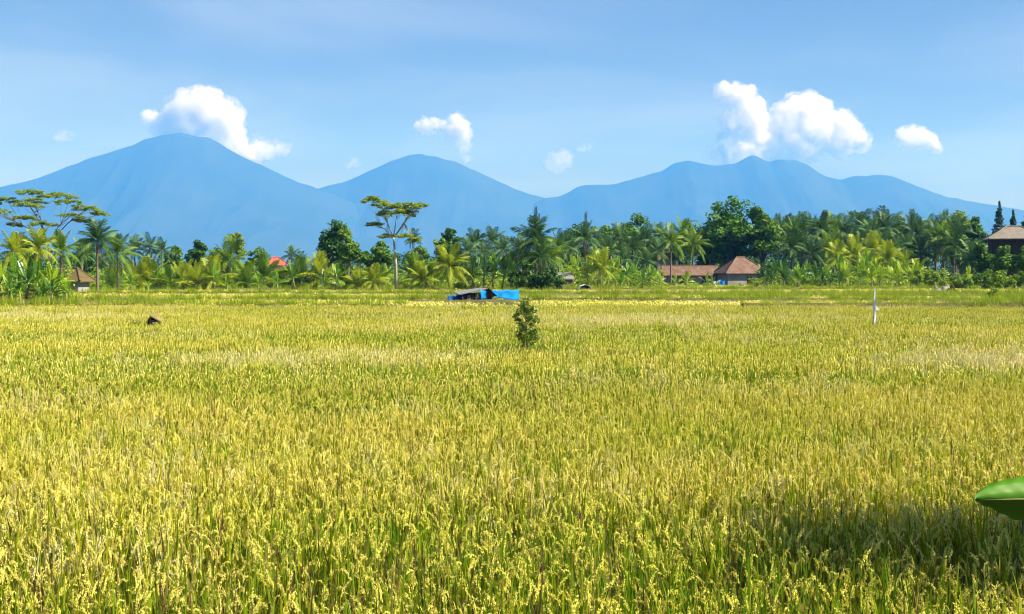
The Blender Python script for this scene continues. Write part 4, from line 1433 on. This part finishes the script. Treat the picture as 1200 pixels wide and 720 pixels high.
# the row of young coconuts and bananas along the field edge, left of the pale trunk
G = 'young coconut palms along the left field edge'
LYC = 'young yellow green coconut palm in the row along the left field edge'
for k, (px, D, yc, fl, key) in enumerate(((132, 158, 325, 21, 'palm_mid'), (152, 166, 322, 22, 'palm_yellow'), (172, 168, 318, 24, 'palm_yellow'), (196, 170, 324, 20, 'palm_mid'), (214, 172, 320, 22, 'palm_yellow'),
                                          (232, 168, 322, 23, 'palm_yellow'), (250, 170, 318, 24, 'palm_yellow'), (290, 172, 322, 22, 'palm_mid'), (310, 175, 316, 24, 'palm_mid'), (330, 178, 324, 20, 'palm_yellow'),
                                          (351, 176, 318, 23, 'palm_mid'), (376, 172, 316, 25, 'palm_yellow'), (398, 176, 322, 21, 'palm_mid'))):
    palm(px, D, yc + 12, fl * 1.10, key, LYC, G, seed=20 + k, n=15, upright=.55, dead=1, r=.17, name='young_coconut_palm')
G = 'banana plants along the left field edge'
for k in range(15):
    px = 140 + k * 18.2 + rp.uniform(-6, 6)
    banana(px, rp.uniform(160, 178), rp.uniform(308, 322), rp.choice(['banana', 'banana', 'banana_yellow', 'banana_dark']), 'banana plant tucked among the young palms of the left field edge', G, seed=k, n=7)

# centre left: tall tree, pale trunk, wide low trees, the flat topped tree
broadleaf(391, 208, 0, 257, 25, M['tree_dark'], 'tall dark tree on the right flank of the skyline dip', seed=14, leaves=4200, clumps=40, leaf=.33, skirt=.22)
broadleaf(408, 200, 0, 268, 16, M['tree_light'], 'lighter green tree leaning against the tall dark tree', seed=15, leaves=1900, leaf=.3, skirt=.3)
broadleaf(421, 186, 0, 291, 20, M['tree_mid'], 'tree with a thin straight pale trunk left of the flat topped tree', seed=16, leaves=1800, leaf=.3, bark='pale_bark', skirt=.6, trunk_r=.13)
broadleaf(447, 214, 0, 282, 30, M['tree_mid'], 'wide low spreading tree behind the flat topped tree', seed=17, leaves=3600, leaf=.3, squash=.7)
broadleaf(490, 218, 0, 288, 26, M['tree_mid'], 'wide low green tree right of the flat topped tree trunk', seed=18, leaves=2800, leaf=.3)
palm(484, 238, 281, 12, 'palm_dark', 'small dark palm peeping over the wide low trees', seed=30, n=12)
umbrella_tree(463, 172, [(434, 234, 9, 3.2, 0), (446, 238, 11, 4.2, 1), (458, 243, 12, 5, -1), (470, 245, 12, 5, 1), (483, 243, 10, 4, 0), (493, 241, 8, 2.8, 0), (466, 251, 10, 3.6, -1.2), (480, 251, 7, 3.2, 1),
                         (449, 250, 6, 2.6, 0), (438, 263, 9, 2, .5), (451, 252, 5, 1.8, -.5), (452, 277, 6, 2.4, .4), (474, 278, 9, 2.4, -.4), (486, 282, 6, 3, 0)],
              M['tree_feather'], 'tall slender flat topped tree standing out alone against the middle mountain', 464, (461, 277), leaf=.17, n_per=400, seed=9, r0=.25, branch_r=.05)
palm(527, 168, 314, 26, 'palm_yellow', 'bright yellow drooping coconut palm behind the field shed', seed=31, n=18, dead=3)
G = 'young coconut palms behind the field shed'
for k, (px, D, yc, fl, key) in enumerate(((418, 170, 324, 19, 'palm_yellow'), (438, 168, 320, 20, 'palm_yellow'), (448, 178, 319, 18, 'palm_mid'), (484, 174, 314, 24, 'palm_mid'), (494, 170, 320, 22, 'palm_yellow'), (510, 176, 318, 22, 'palm_mid'), (545, 172, 322, 19, 'palm_yellow'))):
    palm(px, D, yc + 12, fl * 1.08, key, 'young coconut palm low between the pale trunk and the yellow drooping palm', G, seed=40 + k, n=15, upright=.5, r=.17, name='young_coconut_palm')
G = 'dark glossy banana plants right of the yellow drooping palm'
for k, px in enumerate((556, 566, 577, 588, 598)):
    banana(px, rp.uniform(164, 172), rp.uniform(297, 312), rp.choice(['banana', 'banana_dark']), 'dark glossy banana plant right of the bright yellow drooping palm', G, seed=60 + k, n=8, spread=.8)
broadleaf(528, 222, 0, 267, 19, M['tree_dark'], 'round dark tree topping the row behind the yellow drooping palm', seed=20, leaves=2900, leaf=.33, skirt=.2)
broadleaf(517, 214, 0, 279, 12, M['tree_light'], 'small lighter tree in front of the round dark tree', seed=21, leaves=1200, leaf=.3)
G = 'hazy palms between round dark tree and dark spiky palm'
for k, (px, yc, fl) in enumerate(((548, 287, 17), (557, 279, 20), (577, 277, 20), (590, 284, 17), (568, 290, 16))):
    palm(px, rp.uniform(205, 220), yc + 9, fl, 'palm_hazy', 'grey green coconut palm between the round dark tree and the dark spiky palm', G, seed=70 + k, n=15)

# centre: the dark clump
palm(628, 164, 284, 28, 'palm_dark', 'tall dark spiky palm with a bare spear leaf above the skyline', seed=51, n=22, upright=.3, dead=4, spike=2)
palm(634, 161, 303, 23, 'palm_dark', 'bushy low dark palm in front of the tall dark spiky palm', seed=57, n=18, dead=3)
palm(611, 168, 297, 24, 'palm_dark', 'dark palm leaning left in the central dark clump', seed=52, n=18, lean=-.06, dead=2)
palm(645, 170, 303, 24, 'palm_mid', 'drooping palm with dry fronds at the right of the dark clump', seed=53, n=17, dead=6)
palm(655, 188, 292, 20, 'palm_hazy', 'grey green palm between the dark spiky palm and the lone slender palm', seed=54, n=16)
G = 'dark shrubs at the foot of the dark palm clump'
for k, (px, top) in enumerate(((604, 302), (617, 296), (630, 300), (643, 306), (653, 318))):
    shrub(px, 160, top, 12, 'tree_dark', 'dark leafy shrub at the foot of the dark palm clump', G, seed=k, leaves=1500, leaf=.17)
palm(686, 190, 281, 22, 'palm_hazy', 'lone slender palm with an upright top left of the wide domed tree', seed=55, n=14, upright=.35, spike=1, dead=3)
broadleaf(740, 268, 0, 248, 44, M['tree_mid'], 'wide domed pale green tree rising behind the centre right palms', seed=22, leaves=5200, clumps=46, leaf=.36, skirt=.3)
broadleaf(672, 272, 0, 261, 30, M['tree_dark'], 'low wide tree behind the lone slender palm', seed=23, leaves=3000, leaf=.36, skirt=.3)
broadleaf(800, 275, 0, 256, 26, M['tree_mid'], 'green tree between the domed tree and the big leafy tree', seed=24, leaves=2600, leaf=.36)
G = 'coconut palms in front of the domed tree'
LCP = 'grey green coconut palm in the ranks below the wide domed tree'
for k, (px, yc, fl, D) in enumerate(((666, 283, 19, 215), (700, 279, 20, 222), (712, 290, 20, 205), (726, 276, 20, 230), (742, 284, 21, 212), (756, 276, 20, 226), (772, 272, 20, 236), (786, 276, 22, 222), (800, 270, 20, 240),
                                     (812, 280, 20, 236), (770, 290, 17, 232), (731, 298, 18, 200), (697, 300, 17, 198), (758, 300, 16, 210), (794, 292, 19, 236))):
    palm(px, D, yc + 8, fl, rp.choice(['palm_hazy', 'palm_hazy', 'palm_dark', 'palm_mid']), LCP, G, seed=80 + k, n=15, dead=rp.choice([0, 1, 2]))
G = 'bright banana plants in the centre right clump'
for k, (px, top) in enumerate(((670, 296), (680, 305), (690, 300), (700, 293), (711, 303), (722, 300), (733, 306), (744, 304), (754, 312), (764, 308), (774, 314), (728, 314), (706, 316))):
    banana(px, rp.uniform(172, 190), top + 5, rp.choice(['banana_yellow', 'banana', 'banana_yellow']), 'bright yellow green banana plant between the dark clump and the long low house', G, seed=90 + k, n=8, dry=1)
palm(704, 176, 316, 24, 'palm_yellow', 'young yellow palm arching low among the centre right bananas', seed=56, n=13, upright=.3, name='young_coconut_palm')

# the big leafy tree behind the houses
broadleaf(852, 250, 0, 229.5, 46, M['tree_big'], 'biggest leafy tree of the row, dark and dense behind the red roofed houses', seed=25, leaves=11000, clumps=84, leaf=.44, skirt=.17)
broadleaf(893, 244, 0, 241, 29, M['tree_mid'], 'leafy right lobe of the biggest tree, its sunlit side put into colour', seed=26, leaves=5200, clumps=46, leaf=.42, skirt=.2)  # lobe with lighter leaves than the left one, painting the sunlit side
broadleaf(828, 258, 0, 258, 22, M['tree_dark'], 'dark leafy left lobe of the biggest tree, its shade put into colour', seed=27, leaves=3000, clumps=30, leaf=.40, skirt=.15)  # lobe with darker leaves, painting the side away from the sun
G = 'small bananas in front of the long low house'
for k, (px, top) in enumerate(((793, 322), (804, 319), (829, 321), (835, 324))):
    banana(px, 216, top, 'banana_yellow', 'small banana plant in front of the long low house wall', G, seed=110 + k, n=7, leaf_share=.75)
shrub(842, 238, 304, 7, 'tree_light', 'yellow green bush showing in the gap between the two red roofs', seed=3, leaves=800, leaf=.2)

# right: the back wall of coconut palms
G = 'coconut palms in the back row beside the biggest tree'
LBR = 'tall coconut palm in the dense back row right of the biggest leafy tree'
for k in range(22):
    px = 912 + k * 9.8 + rp.uniform(-3, 3)
    palm(px, rp.uniform(245, 285), 275 + rp.uniform(-4, 6) - 3 * math.exp(-((px - 1010) / 40) ** 2), rp.uniform(20, 24), rp.choice(['palm_hazy', 'palm_hazy', 'palm_dark', 'palm_mid']), LBR, G, seed=130 + k, n=16,
         lean=rp.uniform(-.05, .05), dead=rp.choice([0, 1, 1, 2, 3]), upright=rp.uniform(0, .3))
G = 'lower coconut palms in front of the back row'
for k in range(15):
    px = 925 + k * 14 + rp.uniform(-4, 4)
    palm(px, rp.uniform(226, 240), 291 + rp.uniform(-5, 8), rp.uniform(19, 23), rp.choice(['palm_hazy', 'palm_dark', 'palm_hazy', 'palm_mid']), 'lower coconut palm filling the space under the dense back row', G, seed=160 + k, n=15,
         dead=rp.choice([0, 1, 2]))
G = 'yellow coconut palms over the banana thicket'
for k, (px, yc, fl) in enumerate(((981, 293, 20), (1000, 290, 23), (1022, 286, 24), (1040, 294, 22), (1058, 302, 19))):
    palm(px, 208 + 3 * (k % 3), yc + 12, fl, 'palm_yellow', 'yellow green coconut palm bursting over the right banana thicket', G, seed=180 + k, n=16, dead=2)
G = 'banana plants in the right thicket'
LBT = 'banana plant in the dense thicket right of the square house'
for k in range(30):
    px = 896 + (k % 15) * 12.4 + rp.uniform(-4, 4)
    row = k // 15
    D = (200, 188)[row] + rp.uniform(-4, 4)
    hump = 8 * math.exp(-((px - 1025) / 45) ** 2)
    top = (309, 317)[row] - hump + rp.uniform(-5, 5)
    key = rp.choice(['banana_dark', 'banana', 'banana_dark']) if px < 975 else rp.choice(['banana_yellow', 'banana', 'banana_yellow'])
    banana(px, D, top, key, LBT, G, seed=200 + k, n=8, spread=.62 if px < 975 else .9, dry=1)
G = 'low bright shrubs right of the square house'
for k, px in enumerate((884, 897, 911, 925, 940, 955)):
    shrub(px, 190 + 3 * (k % 3), 321 + rp.uniform(-2, 3), 9, 'shrub', 'low bright yellow green shrub along the field right of the square house', G, seed=k + 30, leaves=700, leaf=.14)
shrub(1079, 176, 306, 12, 'tree_light', 'bright green shrub at the right end of the banana thicket', seed=41, leaves=1500, leaf=.18)
shrub(1097, 178, 309, 12, 'tree_light', 'bright green rounded shrub behind the grey earth heap', seed=42, leaves=1500, leaf=.18)
# far right
broadleaf(1121, 268, 0, 246, 25, M['tree_light'], 'airy pale green tree with branching top left of the dark conifers', seed=28, leaves=3000, clumps=34, leaf=.36, skirt=.4, bark='pale_bark')
broadleaf(1146, 262, 0, 253, 20, M['tree_mid'], 'green tree just left of the tallest conifer', seed=29, leaves=2400, leaf=.36)
broadleaf(1127, 232, 0, 276, 24, M['tree_mid'], 'rounded green tree below the airy pale tree', seed=32, leaves=2400, leaf=.34)
broadleaf(1150, 190, 0, 284, 18, M['tree_dark'], 'dark round tree under the left eave of the brown roofed pavilion', seed=33, leaves=1900, leaf=.3)
broadleaf(1178, 186, 0, 287, 20, M['tree_mid'], 'green tree hiding the foot of the brown roofed pavilion', seed=34, leaves=2200, leaf=.3)
broadleaf(1204, 184, 0, 287, 16, M['tree_light'], 'pale green tree at the very right edge below the brown roof', seed=35, leaves=1700, leaf=.3)
broadleaf(1204, 270, 0, 252, 14, M['tree_mid'], 'small far tree at the right edge beyond the brown roof', seed=36, leaves=1200, leaf=.34)
palm(1106, 228, 280, 20, 'palm_mid', 'coconut palm with drooping dry fronds left of the rounded green tree', seed=61, n=16, dead=6)
palm(1140, 206, 305, 22, 'palm_hazy', 'grey green bushy palm low in front of the dark round tree', seed=62, n=17, dead=2)
palm(1118, 224, 290, 20, 'palm_dark', 'dark coconut palm in front of the airy pale tree', seed=63, n=16, dead=2)


def conifer(px, D, top_py, half_px, label, seed):
    rng = np.random.default_rng(seed)
    H = zat(top_py, D); W = half_px * D / F_PX
    t = thing('conifer', label, 'conifer', (xat(px, D), D, 0))
    cs, rs, ns = [], [], []
    mb = MB(); mb.tube([(0, 0, -.1), (0, .05, H * .5), (0, 0, H)], [.28, .17, .03], 7)
    n = 20
    for i in range(n):
        u = i / (n - 1); z = H * (.25 + .73 * u); w = W * (1 - u) ** .85 * rng.uniform(.8, 1.15) + .15
        for k in range(6 if u < .85 else 3):
            a = k * 1.05 + i * .6; q = w * rng.uniform(.35, 1.0)
            c = (q * math.cos(a), q * math.sin(a), z - q * .12)
            cs.append(c); rs.append((w * .34 + .1, w * .34 + .1, .42)); ns.append(34)
            mb.tube([(0, 0, z - .2), c], [.05, .015], 4)
    cs.append((0, 0, H - .4)); rs.append((.14, .14, .5)); ns.append(30)
    V, Q, T = leafcloud(cs, rs, ns, .20, rng, up=.2)
    link('crown', mesh_np('crown', V, Q, M['conifer'], tint=T), t); mb.build('trunk', M['bark'], t)


conifer(1170, 276, 236, 13, 'tallest dark conifer with pointed top above the brown roof', 1)
conifer(1186, 284, 246, 9, 'smaller dark conifer just right of the tallest conifer', 2)
G = 'shrubs on the bank at the far right edge'
for k, (px, top, hw) in enumerate(((1128, 318, 11), (1148, 314, 13), (1168, 307, 15), (1187, 311, 13), (1204, 306, 13))):
    shrub(px, 166 + 3 * (k % 2), top, hw, rp.choice(['tree_light', 'shrub', 'tree_mid']), 'bright leafy shrub on the bank below the brown roofed pavilion', G, seed=50 + k, leaves=1300, leaf=.17)
shrub(1166, 97, 331, 9, 'shrub', 'tall bright weedy shrub standing in the grass of the far right bund', seed=71, leaves=800, leaf=.075)
banana(1133, 170, 312, 'banana_yellow', 'small yellow banana plant left of the shrubs on the right bank', None, 5, 7)

# undergrowth along the foot of the row, and the wood that closes the view behind it
def front_D(px):
    return np.interp(px, [-60, 70, 95, 130, 600, 640, 880, 1100, 1260], [101, 103, 142, 168, 180, 176, 196, 186, 172])


def undergrowth():
    rng = np.random.default_rng(17)
    cs, rs, ns, ts = [], [], [], []
    for k in range(1500):
        px = rng.uniform(-70, 1270)
        u = rng.uniform(0, 1)
        D = front_D(px) + 3 + 26 * u
        if 772 < px < 900 and 200 < D < 236: continue
        if 77 < px < 105: continue
        h = rng.uniform(1.0, 2.0) + 2.6 * u * rng.uniform(.3, 1)
        if 775 < px < 898: h = min(h, 1.15)
        r = rng.uniform(.45, 1.0)
        cs.append((xat(px, D), D, h - r * .5)); rs.append((r * 1.2, r, r * .8)); ns.append(40); ts.append(rng.uniform(.1, .9))
        cs.append((xat(px, D), D + .4, h * .4)); rs.append((r * 1.5, r, h * .42)); ns.append(24); ts.append(.3)
    V, Q, T = leafcloud(cs, rs, ns, .20, rng, up=.5, tints=ts)
    o = link('undergrowth', mesh_np('undergrowth', V, Q, M['shrub'], tint=T))
    tag(o, 'low mixed undergrowth along the foot of the tree row', 'undergrowth', kind='stuff')
    for nm, cnt, d0, d1, lab, off in (('far_wood', 900, 290, 350, 'dark wood closing the view behind the palms', 0), ('palm_understorey', 700, 236, 288, 'dark leafy understorey between the palm trunks', 9)):
        cs, rs, ns = [], [], []
        for k in range(cnt):
            px = rng.uniform(-160, 1360)
            D = rng.uniform(d0, d1)
            if 772 < px < 900 and D < 250: continue
            top = np.interp(px, [-160, 120, 200, 330, 365, 400, 540, 640, 900, 1110, 1360], [294, 296, 301, 308, 310, 294, 291, 279, 270, 269, 269]) + off + rng.uniform(0, 8)
            H = zat(top, D)
            z = H * rng.uniform(.05, .9); r = rng.uniform(1.5, 2.7)
            cs.append((xat(px, D), D, min(z, H - r * .8))); rs.append((r * 1.3, r, r * .85)); ns.append(75)
        V, Q, T = leafcloud(cs, rs, ns, .42, rng, up=.5)
        o = link(nm, mesh_np(nm, V, Q, M['far_wood'], tint=T))
        tag(o, lab, 'wood', kind='stuff')


undergrowth()

ORD = ('first second third fourth fifth sixth seventh eighth ninth tenth eleventh twelfth thirteenth fourteenth fifteenth sixteenth seventeenth eighteenth '
       'nineteenth twentieth twenty-first twenty-second twenty-third twenty-fourth twenty-fifth twenty-sixth twenty-seventh twenty-eighth twenty-ninth thirtieth').split()


def single_out():
    """Look-alikes of one group are told apart by their order from the left."""
    gs = {}
    for o in COL.objects:
        if o.get('category') and o.get('group'): gs.setdefault(o['group'], []).append(o)
    for g, os_ in gs.items():
        os_.sort(key=lambda o: o.location.x / o.location.y)
        for i, o in enumerate(os_):
            if i == len(os_) - 1: o['label'] = 'last from left of the %d %s' % (len(os_), g)
            else: o['label'] = '%s from left of the %d %s' % (ORD[i], len(os_), g)


single_out()

# ------------------------------------------------------------------ haze and clouds
HZ = dict(x0=-14900, x1=14900, y0=-5000, y1=18900, z0=-30.0, z1=1950.0)
m, nt, N, L, out = new_mat('haze_air')
pv = N.new('ShaderNodeVolumePrincipled')
pv.inputs['Color'].default_value = (0.055, 0.27, 1.0, 1)
pv.inputs['Absorption Color'].default_value = (1, 1, 1, 1)
pv.inputs['Density'].default_value = 1.12e-4
pv.inputs['Anisotropy'].default_value = 0.0
L.new(pv.outputs[0], out.inputs['Volume'])
mb = MB(); mb.box(HZ['x0'], HZ['x1'], HZ['y0'], HZ['y1'], HZ['z0'], HZ['z1'])
tag(mb.build('haze', m), kind='stuff')


def cloud_mat(name, density, noise_scale, cut):
    m, nt, N, L, out = new_mat(name)
    pv = N.new('ShaderNodeVolumePrincipled')
    pv.inputs['Color'].default_value = (.93, .93, .935, 1)
    pv.inputs['Anisotropy'].default_value = 0.25
    tcn = N.new('ShaderNodeTexCoord')
    n = N.new('ShaderNodeTexNoise'); n.inputs['Scale'].default_value = noise_scale; n.inputs['Detail'].default_value = 3.0; n.inputs['Roughness'].default_value = .6
    L.new(tcn.outputs['Object'], n.inputs['Vector'])
    mr = N.new('ShaderNodeMapRange'); mr.inputs['From Min'].default_value = cut; mr.inputs['From Max'].default_value = cut + .22
    mr.inputs['To Max'].default_value = density
    L.new(n.outputs['Fac'], mr.inputs['Value'])
    L.new(mr.outputs[0], pv.inputs['Density'])
    L.new(pv.outputs[0], out.inputs['Volume'])
    return m


CM = {'dense': cloud_mat('cloud_dense', .013, .0040, .33), 'thin': cloud_mat('cloud_thin', .0030, .0035, .38), 'veil': cloud_mat('cloud_veil', .0050, .0038, .40)}


def cloud(label, puffs, D, kind='dense', seed=1, parent=None, extra=()):
    """Cumulus: lumpy closed hull grown from puffs (px, py, r px), filled with scattering droplets."""
    import bmesh
    k = D / F_PX
    rng = random.Random(seed)
    grow = 1.12 if kind == 'dense' else 1.25
    puffs = [(a, b, c * grow) for a, b, c in puffs]
    c0 = at(sum(p[0] for p in puffs) / len(puffs), sum(p[1] for p in puffs) / len(puffs), D)
    bm = bmesh.new()
    for px, py, r in puffs:
        c = at(px, py, D) - c0
        rr = r * k
        dy = rng.uniform(-.5, .5) * rr
        bmesh.ops.create_icosphere(bm, subdivisions=2, radius=rr, matrix=Matrix.Translation((c.x, dy, c.z)))
        for q in range(14):                      # small bulges over the puff
            d = Vector((rng.gauss(0, 1), rng.gauss(0, 1), rng.gauss(.25, 1))).normalized()
            s = rr * rng.uniform(.18, .45)
            bmesh.ops.create_icosphere(bm, subdivisions=2, radius=s, matrix=Matrix.Translation(Vector((c.x, dy, c.z)) + d * rr * .82))
    me = bpy.data.meshes.new('cloud'); bm.to_mesh(me); bm.free()
    o = link('cloud', me)
    rm = o.modifiers.new('r', 'REMESH'); rm.mode = 'VOXEL'; rm.voxel_size = .95 * k
    dg = bpy.context.evaluated_depsgraph_get()
    me2 = bpy.data.meshes.new_from_object(o.evaluated_get(dg))
    o.modifiers.clear(); o.data = me2; bpy.data.meshes.remove(me)
    me2.name = 'cloud'
    n = len(me2.vertices)
    co = np.empty(n * 3, np.float32); me2.vertices.foreach_get('co', co); co = co.reshape(-1, 3)
    no = np.empty(n * 3, np.float32); me2.vertices.foreach_get('normal', no); no = no.reshape(-1, 3)
    for i in range(n):
        q = Vector(co[i]) / (2.8 * k)
        co[i] += no[i] * 2.7 * k * mnoise.fractal(q + Vector((seed * 9.1, 0, 0)), .9, 2.1, 4)
    me2.vertices.foreach_set('co', co.ravel())
    me2.materials.clear(); me2.materials.append(CM[kind])
    me2.update()
    o.location = c0
    if parent is not None:
        o.parent = parent; o.location = c0 - parent.location; o.name = 'veil'
        return o
    tag(o, label, 'cloud')
    if kind == 'dense':                         # ragged thin edge round the dense heart
        cloud(None, [(a + rng.uniform(-3, 3), b + 1.5 + rng.uniform(-1, 3), c * 1.22) for a, b, c in puffs] + list(extra), D, 'veil', seed + 50, o)
    return o


CD = 21000.0
cloud('large heaped white cloud sitting on the left mountain summit', [(240, 130, 20), (216, 134, 15), (264, 132, 13), (246, 113, 8), (232, 113, 7), (270, 150, 13), (226, 150, 17), (252, 156, 18), (276, 168, 11), (206, 126, 6),
      (184, 142, 9), (173, 136, 6), (192, 152, 7), (292, 180, 8), (256, 120, 7), (205, 142, 11), (270, 138, 9)], CD, 'dense', 1, extra=((300, 176, 10), (315, 178, 8), (330, 176, 7)))
cloud('thin wisp trailing right from the left mountain cloud', [(300, 168, 9), (312, 172, 7), (326, 173, 7), (338, 173, 4), (300, 182, 8)], CD + 300, 'thin', 2)
cloud('small faint cloud floating above the left end of the skyline', [(74, 160, 6), (66, 161, 4), (82, 159, 4.5)], CD, 'thin', 3)
cloud('bent white cloud hanging right over the middle mountain summit', [(498, 147, 6.5), (509, 145, 6.5), (490, 147, 4), (520, 147, 5), (534, 142, 7), (541, 149, 8), (529, 152, 7), (541, 158, 6)], CD, 'dense', 4, extra=((543, 163, 8), (546, 173, 7), (546, 183, 6), (536, 168, 5)))
cloud('faint rounded cloud in the saddle between middle and right mountains', [(648, 187, 8), (660, 187, 9), (654, 195, 8), (646, 194, 6)], CD, 'thin', 5)
cloud('tiny faint puff up and right of the saddle cloud', [(684, 173, 4), (691, 172, 3), (679, 174, 3)], CD, 'thin', 6)
cloud('tiny faint puff left of the middle mountain', [(415, 190, 5), (409, 193, 3.5), (419, 193, 3.5)], CD, 'thin', 7)
cloud('tall ragged white cloud over the left of the right mountain', [(848, 105, 8), (860, 108, 9), (872, 115, 11), (882, 127, 12), (852, 138, 7), (862, 148, 10), (880, 146, 15), (846, 160, 7), (852, 172, 9), (868, 170, 13), (862, 182, 9), (890, 160, 9)], CD, 'dense', 8)
cloud('broad heaped white cloud over the right mountain ridge', [(906, 150, 10), (918, 132, 10), (932, 124, 10), (944, 120, 9), (956, 128, 13), (920, 150, 15), (944, 150, 18), (968, 142, 12), (984, 143, 11), (998, 152, 11), (1010, 160, 6), (975, 162, 10),
      (930, 170, 12), (908, 176, 9), (992, 165, 8), (893, 146, 8), (900, 164, 12)], CD + 400, 'dense', 9,
      extra=((860, 182, 14), (885, 182, 14), (910, 184, 12), (950, 176, 14), (985, 172, 12), (1010, 168, 10), (840, 178, 10)))
cloud('small flat white cloud right of the broad heaped cloud', [(1058, 157, 7), (1068, 158, 8.5), (1080, 161, 9), (1091, 166, 6), (1098, 170, 4), (1066, 165, 6)], CD, 'dense', 10)
